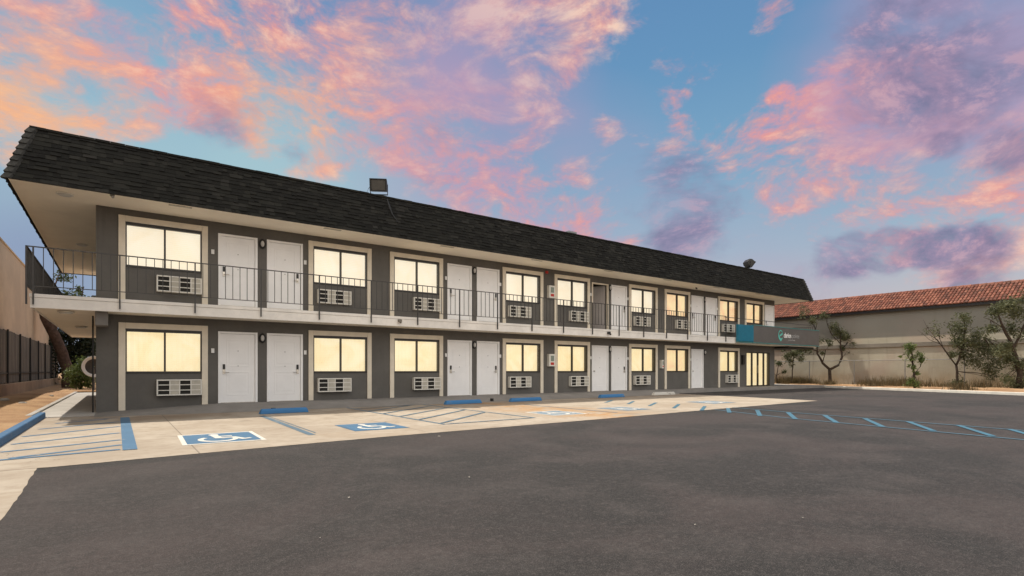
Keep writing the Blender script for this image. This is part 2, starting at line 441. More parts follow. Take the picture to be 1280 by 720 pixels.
# dirt verge beyond the right-hand kerb
d = MB(); n = 120
for j in range(n+1):
    f = j/n; y = -6+40*f; kx = 32.1+(y-6.15)*(38.3-32.1)/(20.7-6.15)
    for i in range(13):
        g_ = i/12; x = kx+.15+(42.0-kx-.15)*g_
        d.v.append((x, y, .11+.05*math.sin(g_*3.14)+rr.uniform(-.015,.02)))
for j in range(n):
    for i in range(12):
        a = j*13+i; d.f.append((a, a+1, a+14, a+13))
struct(d, 'dirt_verge', M['dirt'], smooth=True)
def kx(y): return 32.1+(y-6.15)*(38.3-32.1)/(20.7-6.15)
k = MB(); k.v = [(kx(-6),-6,-.03),(kx(-6)+.17,-6,-.03),(kx(34)+.17,34,-.03),(kx(34),34,-.03),(kx(-6),-6,.13),(kx(-6)+.17,-6,.13),(kx(34)+.17,34,.13),(kx(34),34,.13)]
k.f = [(3,2,1,0),(4,5,6,7),(0,1,5,4),(1,2,6,5),(2,3,7,6),(3,0,4,7)]
tag(k.build('kerb', M['kerbwhite'], bevel=.02), kind='structure')

# ------------------------------------------------------------------ painted markings
def stripe(mb, a, b_, w, z=.008):
    a = Vector((a[0],a[1],0)); b_ = Vector((b_[0],b_[1],0)); d = (b_-a).normalized(); n = Vector((-d.y,d.x,0))*w/2
    mb.poly([(a.x+n.x,a.y+n.y,z),(a.x-n.x,a.y-n.y,z),(b_.x-n.x,b_.y-n.y,z),(b_.x+n.x,b_.y+n.y,z)])
# left access aisle
h = MB()
for (a, b_) in [((-1.05,14.6),(-.2,15.2)),((-1.2,13.35),(.02,14.3)),((-1.28,12.0),(.02,13.1)),((-1.28,10.85),(.02,11.75)),((-1.28,9.9),(.03,10.55)),((-1.1,9.15),(.04,9.85))]:
    stripe(h, a, b_, .10, .008)
stripe(h, (-1.28,9.0), (.02,9.27), .10, .0095)
struct(h, 'aisle_stripes', M['blue'])
h = MB(); stripe(h, (.12,15.5), (.13,9.15), .17, .0110); stripe(h, (-.9,15.25),(.0,15.45), .06, .008)
struct(h, 'aisle_border', M['blue'])
# stall line
h = MB(); stripe(h, (2.80,14.2), (2.66,9.45), .12); stripe(h, (2.9,13.9), (2.80,9.75), .03, .0085)
struct(h, 'stall_line', M['blueline'])
# middle access aisle
h = MB()
stripe(h, (5.36,9.72),(5.42,16.0), .09); stripe(h, (7.78,9.85),(7.9,16.0), .09, .0095)
stripe(h, (5.42,9.76),(7.72,9.86), .09, .011)
for i in range(6):
    y = 10.0+i*1.02
    stripe(h, (5.44,y), (7.72,min(y+1.9,15.9)), .09, .0125)
struct(h, 'aisle_stripes', M['blueline'])
h = MB(); stripe(h, (10.45,9.8),(10.55,13.9), .08); struct(h, 'stall_line', M['blueline'])
# right access aisle running away from the building across the lot
def lo(y): return 11.35+(y-1.5)*.21
def up(y): return 13.2+(y-1.5)*.185
h = MB()
prev = [((840,509),(847,505))]
for (a, b_) in [((13.4,13.1),(14.8,14.1)),((13.4,12.1),(14.8,13.1)),((13.25,11.1),(14.8,12.1)),((13.0,10.0),(14.7,11.1)),((12.9,9.0),(14.5,10.0)),((12.8,8.1),(14.3,9.1)),((12.5,7.1),(14.2,8.15)),
                ((12.3,6.15),(14.1,7.25)),((12.2,5.25),(13.95,6.28)),((12.05,4.35),(13.75,5.32)),
                ((11.95,3.5),(13.7,4.47)),((11.8,2.65),(13.6,3.59)),((11.6,1.86),(13.46,2.79)),((11.4,1.0),(13.2,1.95)),((11.2,.1),(13.0,1.1))]:
    stripe(h, a, b_, .105, .0095)
struct(h, 'aisle_stripes', M['aqua'])
h = MB()
stripe(h, (11.0,-.5),(12.45,6.4), .10); stripe(h, (12.45,6.4),(13.5,9.0), .09)
stripe(h, (12.8,-.5),(14.2,7.3), .10); stripe(h, (14.2,7.3),(14.7,9.2), .09)
struct(h, 'aisle_border', M['aquathin'])

# wheelchair symbols
def band(mb, pts, w, z):
    for a, b_ in zip(pts[:-1], pts[1:]): stripe(mb, a, b_, w, z)
def symbol(cx, cy, w, hgt, skew, fade, border):
    bl = M['bluefade'] if fade else M['blue']
    lbl = 'structure'
    def T(x, y): return (cx+x*w+skew*y*hgt, cy+y*hgt)
    def quad(a, b0, b1, z): return [(*T(-a,-b0),z),(*T(a,-b0),z),(*T(a,b1),z),(*T(-a,b1),z)]
    root = MB().poly(quad(.53,.53,.53,.008)).build('wheelchair_symbol', M['whitep'] if border else bl); root['kind'] = 'structure'
    root['_o'] = tuple(root.location)
    MB().poly(quad(.50 if not border else .47,.50 if not border else .47,.47,.0095)).build('blue_field', bl, root)
    f = MB()
    def ring(cx_, cy_, r, a0, a1, wd, z):
        n = 20
        for i in range(n):
            t0 = R(a0+(a1-a0)*i/n); t1 = R(a0+(a1-a0)*(i+1)/n)
            q = [T(cx_+(r-wd/2)*math.cos(t0), cy_+(r-wd/2)*math.sin(t0)), T(cx_+(r+wd/2)*math.cos(t0), cy_+(r+wd/2)*math.sin(t0)),
                 T(cx_+(r+wd/2)*math.cos(t1), cy_+(r+wd/2)*math.sin(t1)), T(cx_+(r-wd/2)*math.cos(t1), cy_+(r-wd/2)*math.sin(t1))]
            f.poly([(*p, z) for p in q])
    def limb(a, b_, wd, z):
        d = Vector((b_[0]-a[0], b_[1]-a[1])).normalized(); n = Vector((-d.y, d.x))*wd/2
        f.poly([(*T(a[0]+n.x,a[1]+n.y),z),(*T(a[0]-n.x,a[1]-n.y),z),(*T(b_[0]-n.x,b_[1]-n.y),z),(*T(b_[0]+n.x,b_[1]+n.y),z)])
    ring(-.05,-.14,.23,130,385,.075,.011)
    ring(-.06,.33,.035,0,360,.07,.011)
    limb((-.06,.28),(-.03,-.06),.10,.0115)
    limb((-.04,.12),(.17,.12),.065,.012)
    limb((-.05,-.04),(.18,-.04),.08,.0125)
    limb((.16,-.02),(.28,-.30),.08,.013)
    limb((.26,-.28),(.37,-.24),.07,.0135)
    f.build('wheelchair_figure', M['whitep'], root)
symbol(1.35,9.95,1.08,1.38,.03,False,True)
symbol(4.0,10.22,1.0,1.22,.03,False,False)
symbol(9.1,10.65,1.05,1.18,.03,True,True)
symbol(11.7,10.72,.98,1.12,0,True,False)
symbol(16.5,11.15,1.2,1.15,.1,True,False)

# wheel stops
def wheel_stop(x0, y0, x1, y1, mat, label):
    L = math.hypot(x1-x0, y1-y0); a = math.atan2(y1-y0, x1-x0)
    mb = MB(); rad = L/2
    prof = [(-.085,0),(-.075,.08),(-.045,.125),(.045,.125),(.075,.08),(.085,0)]
    mb.prism(prof, 0, -rad, rad)
    n = len(prof)
    for i in (1,2,3,4):          # chamfered ends
        for s_, off in ((0, .05), (n, -.05)):
            v = mb.v[s_+i]; mb.v[s_+i] = (v[0]+off*(v[2]/.125), v[1], v[2])
    o = mb.build('wheel_stop', mat, bevel=.012, loc=(0,0,0))
    o.location = ((x0+x1)/2, (y0+y1)/2, .006); o.rotation_euler.z = a
    tag(o, label, 'wheel stop', 'concrete wheel stops in front of the rooms')
    return o
wheel_stop(2.85,14.72,4.05,14.78, M['stopblue'], 'blue painted concrete wheel stop in front of the second lower door, nearest the camera')
wheel_stop(8.45,15.35,9.85,15.4, M['stopblue'], 'blue painted concrete wheel stop at the far end of the hatched aisle')
wheel_stop(11.05,15.4,12.45,15.42, M['stopblue'], 'blue painted concrete wheel stop in front of the rust stained bay')
wheel_stop(15.5,15.5,16.95,15.55, M['stopblue'], 'blue painted concrete wheel stop farthest from the camera')
wheel_stop(19.0,15.7,20.5,15.75, M['stopwhite'], 'unpainted white worn concrete wheel stop')

# ------------------------------------------------------------------ the motel
YW = 17.7; YB = 29.6; XL = -.47; XR = 32.8
F1, F2 = .15, 2.985
ZS, ZE, ZR = 2.57, 5.38, 6.72
WIN = [0.0, 4.86, 7.59, 12.33, 15.02, 19.65, 22.27, 26.86, 29.49]
WW = 2.07
AC = [(1.37),(5.66),(8.97),(13.13),(16.38),(20.5),(23.64),(27.72)]
DOOR = [2.33, 3.64, 9.85, 11.13, 17.22, 18.46, 24.46, 25.71]
DW = 1.05
motel = thing('motel_building', 'long two storey grey motel with black shingled mansard roof', 'motel', (0,0,0))

# wall as a skin with openings: front facade built of cells; window/door openings cut
def facade(z0, z1, openings):
    mb = MB(); xs = sorted(set([XL, XR]+[o[0] for o in openings]+[o[1] for o in openings]))
    for a, b_ in zip(xs[:-1], xs[1:]):
        cuts = sorted([(o[2], o[3]) for o in openings if o[0] <= a+1e-6 and o[1] >= b_-1e-6])
        z = z0
        for c0, c1 in cuts:
            if c0 > z+1e-4: mb.box(a, b_, YW, YW+.2, z, c0)
            z = c1
        if z < z1-1e-4: mb.box(a, b_, YW, YW+.2, z, z1)
    return mb
def win_open(x, F): return (x+.15, x+WW-.15, F+.89, F+2.03)
def door_open(x, F): return (x+.05, x+DW-.05, F+.0, F+2.05)
lobby = (29.68, 32.25, F1, 2.18)
low_w = WIN[:8]; up_w = WIN
low_d = DOOR[:7]; up_d = DOOR + [31.68]
op1 = [win_open(x, F1) for x in low_w] + [door_open(x, F1) for x in low_d] + [lobby]
op2 = [win_open(x, F2) for x in up_w] + [door_open(x, F2) for x in up_d]
wl = facade(-.1, ZS, op1)
wl.box(XL, XL+.2, YW+.2, YB, -.1, ZE); wl.box(XR-.2, XR, YW+.2, YB, -.1, ZE); wl.box(XL, XR, YB, YB+.2, -.1, ZE)
w2 = facade(ZS, ZE, op2); n = len(wl.v); wl.v += w2.v; wl.f += [tuple(i+n for i in f) for f in w2.f]
wall = wl.build('wall', M['stucco'], motel)
# dark interior backing (so nothing is seen through) and floors
bk = MB().box(XL+.25, XR-.25, YW+1.6, YW+1.65, 0, ZE); bk.build('inner_wall', M['dark'], motel)
# thin control joints / pilaster edges between the rooms
pj = MB()
for x in (-.22, 4.74, 7.28, 12.25, 14.75, 19.58, 22.02, 26.80, 29.2):
    pj.box(x, x+.035, YW-.012, YW-.001, ZS-.25, ZS-.01); pj.box(x, x+.035, YW-.012, YW-.001, ZE-.24, ZE-.01)
# beam end under the slab at the corner
MB().box(XL+.003, XL+.26, 16.95, YW-.003, 2.22, ZS-.003).build('beam', M['stucco_beam'], motel, bevel=.01)
# slab: sloping floor, off-white fascia; wraps the left flank
SX0, SY0, SY1, SX1 = -1.66, 16.76, 30.8, 36.0
sl = MB()
sl.prism([(SY0+.05,ZS+.002),(YW-.002,ZS+.002),(YW-.002,F2-.01),(SY0+.05,2.865)], 0, SX0+.05, SX1)
sl.prism([(SX0+.05,ZS+.002),(XL-.002,ZS+.002),(XL-.002,F2-.01),(SX0+.05,2.865)], 1, YW, SY1-.05)
sl.box(XL,XR,YB+.203,SY1-.05,ZS+.002,F2-.02)
sl.box(XR+.002,SX1,YW,19.2,ZS+.002,F2-.02)
sl.build('floor_slab', M['soffit'], motel)
fs = MB()
fs.box(SX0, SX1, SY0, SY0+.048, ZS-.012, 2.80); fs.box(SX0-.012, SX1, SY0-.014, SY0+.048, 2.803, 2.885)
fs.box(SX0, SX0+.048, SY0+.05, SY1, ZS-.012, 2.80); fs.box(SX0-.012, SX0+.048, SY0+.05, SY1, 2.803, 2.885)
fs.box(SX0+.05, XR, SY1-.048, SY1, ZS-.012, 2.88)
fs.build('fascia', M['fascia'], motel, bevel=.006)
# roof: soffit, shingled mansard, flat top
EX0, EX1, EY0, EY1 = -2.02, 34.65, 16.3, 30.85
IN = .40
so = MB()
so.box(EX0+.03, EX1-.03, EY0+.03, YW-.002, ZE, ZE+.05); so.box(EX0+.03, XL-.002, YW, EY1-.03, ZE, ZE+.05)
so.box(XR+.002, EX1-.03, YW, EY1-.03, ZE, ZE+.05); so.box(XL, XR, YB+.202, EY1-.03, ZE, ZE+.05)
so.build('soffit', M['soffit'], motel)
rf = MB().box(EX0+IN+.05, EX1-IN-.05, EY0+IN+.05, EY1-IN-.05, ZE+.06, ZR-.03)
rf.box(EX0+.05,EX1-.05,EY0+.05,EY1-.05,ZE+.055,ZE+.09)
roof = rf.build('roof', M['roofflat'], motel)
sh = MB(); sh.noweld = True
NC = 13; r2 = random.Random(11)
def slope_pt(side, u, s):
    """side 0 front,1 left,2 back,3 right; u along, s 0..1 up the slope"""
    i = IN*s; z = ZE-.03+(ZR-ZE+.03)*s
    if side == 0: return Vector((u, EY0+i, z))
    if side == 1: return Vector((EX0+i, u, z))
    if side == 2: return Vector((u, EY1-i, z))
    return Vector((EX1-i, u, z))
NORM = {0: Vector((0,-.96,.28)), 1: Vector((-.96,0,.28)), 2: Vector((0,.96,.28)), 3: Vector((.96,0,.28))}
for side in range(4):
    for c in range(NC):
        s0 = c/NC; s1 = min(1.0, (c+1.25)/NC)
        i0 = IN*s0
        a, b_ = ((EX0+i0, EX1-i0) if side in (0,2) else (EY0+i0, EY1-i0))
        u = a
        while u < b_-.01:
            w_ = r2.choice([.11,.15,.2,.26,.32]) if side in (0,1) else .5
            v = min(b_, u+w_)
            if b_-v < .1: v = b_
            th = r2.choice([.018,.022,.028,.040]); drop = r2.choice([0,0,0,.10,.2])/NC
            N_ = NORM[side]
            k1 = IN*(s1-s0); uu = max(u, a+k1) if u < a+.001 else u; vv = min(v, b_-k1) if v > b_-.001 else v
            p0 = slope_pt(side,u,max(0,s0-drop)); p1 = slope_pt(side,v,max(0,s0-drop)); p2 = slope_pt(side,vv,s1); p3 = slope_pt(side,uu,s1)
            q0 = p0+N_*th; q1 = p1+N_*th; q2 = p2+N_*.004; q3 = p3+N_*.004
            n0 = len(sh.v); sh.v += [tuple(x) for x in (p0,p1,p2,p3,q0,q1,q2,q3)]
            for f in ((3,2,1,0),(4,5,6,7),(0,1,5,4),(1,2,6,5),(2,3,7,6),(3,0,4,7)): sh.f.append(tuple(n0+i for i in f))
            u = v
sh.noweld = False
sh.build('shingles', M['shingle'], roof)
# hip caps and ridge caps
hc = MB()
for (cx_, cy_, sx_, sy_) in ((EX0,EY0,1,1),(EX1,EY0,-1,1),(EX0,EY1,1,-1),(EX1,EY1,-1,-1)):
    hc = MB()
    for c in range(9):
        s0 = c/9; s1 = (c+1.12)/9
        A = Vector((cx_+sx_*IN*s0, cy_+sy_*IN*s0, ZE-.03+(ZR-ZE+.03)*s0)); B = Vector((cx_+sx_*IN*min(s1,1), cy_+sy_*IN*min(s1,1), ZE-.03+(ZR-ZE+.03)*min(s1,1)))
        o_ = Vector((-sx_,-sy_,0)).normalized()
        wv = .13
        a1 = Vector((sx_*wv,0,0)); a2 = Vector((0,sy_*wv,0))
        tk = .115
        P_ = [A+o_*tk, A+o_*tk+a1, A+a1, A, A+a2, A+o_*tk+a2]
        Q_ = [B+o_*.06, B+o_*.06+a1, B+a1*1.0, B, B+a2, B+o_*.06+a2]
        n0 = len(hc.v); hc.v += [tuple(p) for p in P_+Q_]
        for i in range(6):
            j = (i+1) % 6; hc.f.append((n0+i, n0+j, n0+6+j, n0+6+i))
        hc.f.append((n0,n0+1,n0+2,n0+3)); hc.f.append((n0,n0+3,n0+4,n0+5))
    hc.build('hip_cap', M['hipcap'], roof)
rc = MB(); i = IN
x = EX0+i-.04
while x < EX1-i:
    v = min(x+.3, EX1-i+.04); h_ = r2.uniform(0,.012)
    rc.box(x, v-.005, EY0+i-.06, EY0+i+.14, ZR-.035, ZR+.012+h_); x = v
y = EY0+i+.15
while y < EY1-i:
    rc.box(EX0+i-.05, EX0+i+.13, y, y+.295, ZR-.035, ZR+.015); rc.box(EX1-i-.13, EX1-i+.05, y, y+.295, ZR-.035, ZR+.015); y += .3
rc.build('ridge_cap', M['shingle'], roof)
MB().box(15.5,15.8,17.3,17.6,ZR-.05,ZR+.22).box(15.42,15.88,17.22,17.68,ZR+.22,ZR+.29).build('roof_vent', M['metal'], roof)
# dark drip stain flashing below the first floodlight
MB().tube([(7.05,EY0+.38,ZR-.02),(7.1,EY0+.26,ZR-.35),(7.16,EY0+.16,ZR-.6),(7.32,EY0+.08,ZR-.85)],[.022,.035,.02,.012],8).build('conduit', M['black'], roof)
# soffit vents
for i in range(9):
    x = 1.05+3.95*i
    v = MB().box(x,x+.52,16.50,16.60,ZE-.012,ZE-.001); v.build('soffit_vent', M['acpanel'], motel)
# downspout at the left corner
MB().tube([(XL-.06,17.62,.02),(XL-.06,17.62,2.5)],.02,10).build('downspout', M['black'], motel)

# windows --------------------------------------------------------
def window(x, F, mat, z0trim, zlab):
    tr_ = MB()
    zt = F+2.22
    tr_.box(x, x+.15, YW-.045, YW-.001, z0trim[0], zt); tr_.box(x+WW-.15, x+WW, YW-.045, YW-.001, z0trim[1], zt)
    tr_.box(x+.151, x+WW-.151, YW-.0445, YW-.001, F+2.065, zt-.001)
    wo = MB()
    gx0, gx1, gz0, gz1 = x+.15, x+WW-.15, F+.89, F+2.03
    for (a,b_,c,d_) in ((gx0-.0,gx1,gz1-.045,gz1+.033),(gx0,gx1,gz0-.02,gz0+.035)): wo.box(a+.002,b_-.002,YW-.02,YW+.08,c,d_)
    wo.box(gx0+.002,gx0+.032,YW-.019,YW+.08,gz0+.036,gz1-.046); wo.box(gx1-.032,gx1-.002,YW-.019,YW+.08,gz0+.036,gz1-.046)
    mid = (gx0+gx1)/2
    wo.box(mid-.022,mid+.022,YW-.017,YW+.08,gz0+.036,gz1-.046)
    win = wo.build('window', M['sash'], motel)
    tr_.build('window_trim', M['trim'], win, bevel=.006)
    for a, b_ in ((gx0+.033, mid-.023),(mid+.023, gx1-.033)):
        MB().poly([(a,YW+.03,gz0+.037),(b_,YW+.03,gz0+.037),(b_,YW+.03,gz1-.047),(a,YW+.03,gz1-.047)]).build('pane', M['glass'], win)
    bl = MB(); nseg = 48
    bx0, bx1 = gx0-.05, gx1+.05
    if mat is M['blind_up']:
        bl.poly([(bx0,YW+.21,gz0-.1),(bx1,YW+.21,gz0-.1),(bx1,YW+.21,gz1+.1),(bx0,YW+.21,gz1+.1)])
        bl.build('blind', mat, win)
    else:
        for i in range(nseg):
            a = bx0+(bx1-bx0)*i/nseg; b_ = bx0+(bx1-bx0)*(i+1)/nseg
            ya = YW+.23+.012*math.sin(i*1.9); yb = YW+.23+.012*math.sin((i+1)*1.9)
            bl.poly([(a,ya,gz0-.1),(b_,yb,gz0-.1),(b_,yb,gz1+.1),(a,ya,gz1+.1)])
        bl.build('curtain', mat, win, smooth=True)
    return win
def gz(x): return .012+(.15-.012)*max(0,min(1,(x-XL)/(2.35-XL)))
for i, x in enumerate(low_w):
    window(x, F1, M['blind_skytint'] if i == 6 else M['blind_low'], (gz(x)+.003, gz(x+WW-.15)+.003), 0)
for i, x in enumerate(up_w):
    window(x, F2, M['blind_skytint'] if i in (6,7,8) else M['blind_up'], (F2-.003, F2-.003), 1)

# doors ----------------------------------------------------------
def door(x, F, lock_left, kind='lock', openleaf=False):
    fr_ = MB(); zt = F+2.08
    fr_.box(x, x+.065, YW-.03, YW+.06, F+.003, zt); fr_.box(x+DW-.065, x+DW, YW-.03, YW+.06, F+.003, zt)
    fr_.box(x+.066, x+DW-.066, YW-.029, YW+.06, F+2.02, zt-.001)
    leaf = MB()
    a, b_ = x+.069, x+DW-.069; zb, ztp = F+.018, F+2.016
    if openleaf:
        hx = a if False else b_
        Mx = Matrix.Translation((b_-.01, YW+.12, 0)) @ Matrix.Rotation(R(-62), 4, 'Z') @ Matrix.Translation((-(b_-.01), -(YW+.12), 0))
        leaf.box(a, b_-.01, YW+.1, YW+.14, zb, ztp, Mx)
        d_ = leaf.build('door', M['door_dim'], motel, bevel=.003)
        dp = MB()
        for k in range(5):
            dp.box(a+.1+.15*k, a+.13+.15*k, YW+.092, YW+.099, zb+.1, ztp-.1, Mx)
        dp.build('door_moulding', M['door_dim'], d_)
        fr_.build('door_frame', M['trim'], d_, bevel=.004)
        return
    y = YW+.018
    leaf.box(a, b_, y, y+.045, zb, ztp)
    d_ = leaf.build('door', M['door'], motel, bevel=.003)
    fr_.build('door_frame', M['door'], d_, bevel=.004)
    pm = MB()                       # two moulded panels
    for (p0, p1) in ((F+.22, F+.92),(F+1.06, F+1.86)):
        q0, q1 = a+.15, b_-.15
        for (s0,s1,t0,t1) in ((q0,q1,p1-.03,p1),(q0,q1,p0,p0+.03),(q0,q0+.03,p0+.031,p1-.031),(q1-.03,q1,p0+.031,p1-.031)):
            pm.box(s0,s1,y-.007,y-.0005,t0,t1)
        pm.box(q0+.07,q1-.07,y-.005,y-.0005,p0+.1,p1-.1)
    pm.build('door_moulding', M['door'], d_, bevel=.003)
    MB().tube([((a+b_)/2,y-.012,F+1.52),((a+b_)/2,y-.0005,F+1.52)],.012,10).build('peephole', M['black'], d_)
    MB().tube([((a+b_)/2,y-.012,F+1.08),((a+b_)/2,y-.0005,F+1.08)],.012,10).build('peephole', M['black'], d_)
    MB().box(a+.0,b_,YW-.02,YW+.05,F+.0031,F+.016).build('threshold', M['silver'], d_)
    lx = a+.085 if lock_left else b_-.085; sgn = 1 if lock_left else -1
    if kind == 'lock':
        MB().box(lx-.032,lx+.032,y-.03,y-.0005,F+.98,F+1.13).build('card_reader', M['black'], d_, bevel=.006)
        hd = MB().box(lx-.033,lx+.033,y-.028,y-.0005,F+.85,F+.979)
        hd.tube([(lx,y-.028,F+.90),(lx,y-.07,F+.90),(lx+sgn*.13,y-.075,F+.90)],.012,8)
        hd.build('door_handle', M['silver'], d_)
    else:
        MB().tube([(lx,y-.0005,F+.92),(lx,y-.03,F+.92),(lx,y-.045,F+.92),(lx,y-.075,F+.92)],[.03,.012,.03,.026],12).build('door_handle', M['silver'], d_, smooth=True)
for i, x in enumerate(low_d): door(x, F1, i % 2 == 0, 'knob' if i in (4,6) else 'lock')
for i, x in enumerate(up_d): door(x, F2, i % 2 == 0, 'lock', openleaf=(i == 4))

# lobby glazing
lx0, lx1, lz0, lz1 = lobby
lf = MB()
lf.box(lx0+.002,lx1-.002,YW+.0,YW+.09,lz1-.06,lz1-.002); lf.box(lx0+.002,lx1-.002,YW+.0,YW+.09,lz0+.002,lz0+.07)
n = 4; wd = (lx1-lx0)/n
for i in range(n+1):
    x = lx0+wd*i; a = max(lx0+.002,x-.04); b_ = min(lx1-.002,x+.04); lf.box(a,b_,YW+.002,YW+.088,lz0+.071,lz1-.061)
lob = lf.build('entrance_door', M['sash'], motel)
for i in range(n):
    a = lx0+wd*i+.041; b_ = lx0+wd*(i+1)-.041
    MB().poly([(a,YW+.05,lz0+.071),(b_,YW+.05,lz0+.071),(b_,YW+.05,lz1-.061),(a,YW+.05,lz1-.061)]).build('pane', M['glass'], lob)
MB().tube([(lx0+2*wd-.1,YW-.04,lz0+.8),(lx0+2*wd-.1,YW-.04,lz0+1.25)],.014,8).build('door_handle', M['silver'], lob)
MB().poly([(lx0-.1,YW+.24,lz0-.05),(lx1+.1,YW+.24,lz0-.05),(lx1+.1,YW+.24,lz1+.1),(lx0-.1,YW+.24,lz1+.1)]).build('curtain', M['blind_low'], lob)

# railing ---------------------------------------------------------
RY = 16.715; RX = -1.72
posts = [-1.6+1.629*i for i in range(18)]      # along the front
ZT, ZB = 3.97, 3.06
stuff = MB(); nb = 0
def bars(a, b_, y, front=True, n=9):
    return [a+(b_-a)*k/n for k in range(1, n)]
allbays = [(posts[i], posts[i+1]) for i in range(len(posts)-1)]
for i, (a, b_) in enumerate(allbays):
    r_ = MB().box(a-.014 if i else RX, b_-.016, RY-.018, RY+.018, ZT-.012, ZT+.012)
    ro = r_.build('railing', M['rail'], motel)
    MB().box(a+.016, b_-.016, RY-.013, RY+.013, ZB-.009, ZB+.009).build('bottom_rail', M['rail'], ro)
    MB().box(b_-.015,b_+.015,RY-.02,RY+.02,2.63,ZT+.011).build('post', M['rail'], ro)
    if i == 0: MB().box(a-.015,a+.015,RY-.02,RY+.02,2.63,ZT-.013).build('post', M['rail'], ro)
    for x in bars(a, b_, RY, n=9):
        if nb < 98:
            MB().box(x-.008,x+.008,RY-.008,RY+.008,ZB+.0095,ZT-.0125).build('baluster', M['rail'], ro); nb += 1
        else: stuff.box(x-.008,x+.008,RY-.008,RY+.008,ZB+.0095,ZT-.0125)
yy = RY; r_ = MB().box(RX-.018,RX+.018,RY+.02,SY1-.1,ZT-.012,ZT+.0115)
ro = r_.build('side_railing', M['rail'], motel)
MB().box(RX-.013,RX+.013,RY+.02,SY1-.1,ZB-.009,ZB+.009).build('bottom_rail', M['rail'], ro)
k_ = 0; y = RY
while y < SY1-.1:
    if k_ % 9 == 0: MB().box(RX-.018,RX+.018,y-.018,y+.018,2.63,ZT+.0125).build('post', M['rail'], ro)
    else: stuff.box(RX-.009,RX+.009,y-.009,y+.009,ZB+.0095,ZT-.0125)
    y += .18; k_ += 1
# short far return railing on the canopy end
r_ = MB().box(36.0,36.03,RY+.1,19.2,ZT-.1,ZT-.07).box(33.0,36.0,19.17,19.2,ZT-.1,ZT-.07)
ro = r_.build('balcony_railing', M['rail'], motel)
y = RY+.1
while y < 19.2: stuff.box(36.005,36.025,y-.01,y+.01,2.9,ZT-.105); y += .12
x = 33.0
while x < 36: stuff.box(x-.01,x+.01,19.175,19.195,2.98,ZT-.105); x += .12
o = stuff.build('balusters', M['rail'], motel); o['kind'] = 'stuff'
# last short bay above the sign (rail only continues behind the sign panel)
MB().box(posts[-1]+.02, 35.9, RY+.06, RY+.09, ZT-.05, ZT-.02).build('railing', M['rail'], motel)
# canopy underside, dark
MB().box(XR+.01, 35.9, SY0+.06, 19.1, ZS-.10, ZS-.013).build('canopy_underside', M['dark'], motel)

# ------------------------------------------------------------------ things hung on the motel
# sign board
SG = thing('motel_sign', 'grey sign board with teal end and white lettering on the balcony', 'sign', (31.5,16.6,2.66))
MB().box(28.53,36.1,16.58,16.70,2.66,3.60).build('sign_panel', M['signgrey'], SG, bevel=.005)
MB().box(27.02,28.52,16.57,16.70,2.68,3.585).build('teal_panel', M['teal'], SG, bevel=.005)
MB().box(28.53,36.12,16.565,16.72,3.605,3.635).box(27.0,36.12,16.567,16.715,2.625,2.655).build('edge_trim', M['tealedge'], SG)
def text_mesh(s, size, bold, name, mat, x, y, z, xs=1.0):
    cu = bpy.data.curves.new(name, 'FONT'); cu.body = s; cu.size = size; cu.offset = bold; cu.extrude = .006
    to = bpy.data.objects.new(name, cu); COL.objects.link(to)
    dg = bpy.context.evaluated_depsgraph_get()
    me = bpy.data.meshes.new_from_object(to.evaluated_get(dg))
    bpy.data.objects.remove(to)
    me.transform(Matrix.Rotation(R(90), 4, 'X')); me.transform(Matrix.Diagonal((xs,1,1,1)))
    me.materials.clear(); me.materials.append(mat)
    o = bpy.data.objects.new(name, me); COL.objects.link(o); o.parent = SG
    o.location = Vector((x,y,z))-Vector(SG['_o'])
    return o
text_mesh('clarion', .40, .012, 'lettering', M['white'], 31.75, 16.572, 3.04, .78)
text_mesh('pointe', .38, -.002, 'lettering', M['greyletter'], 32.72, 16.572, 3.04, .86)
text_mesh('by choice hotels', .13, .001, 'lettering', M['greyletter'], 32.25, 16.572, 2.86, .95)
# mint swirl emblem
em = MB(); cx_, cz_ = 31.38, 3.16
n = 40
for i in range(n):
    t0 = 35+295*i/n; t1 = 35+295*(i+1)/n
    def wd(t): return .045+.085*max(0, math.sin(R(t-150)))**1 if t > 150 else .045+.02*(t-35)/115
    P4 = []
    for t_, inner in ((t0,0),(t0,1),(t1,1),(t1,0)):
        rx, rz = (.26,.30)
        if inner: rx -= wd(t_); rz -= wd(t_)
        P4.append((cx_+rx*math.cos(R(t_)), 16.566, cz_+rz*math.sin(R(t_))))
    em.poly(P4)
em.poly([(cx_-.14,16.565,cz_-.09),(cx_+.20,16.565,cz_+.03),(cx_+.24,16.565,cz_+.16),(cx_+.10,16.565,cz_+.10),(cx_-.10,16.565,cz_+.0)])
em.poly([(cx_-.17,16.564,cz_-.18),(cx_+.17,16.564,cz_-.2),(cx_+.05,16.564,cz_-.35),(cx_-.02,16.564,cz_-.36)])
em.build('emblem', M['logo'], SG)

ORD = ['first','second','third','fourth','fifth','sixth','seventh','eighth','ninth']
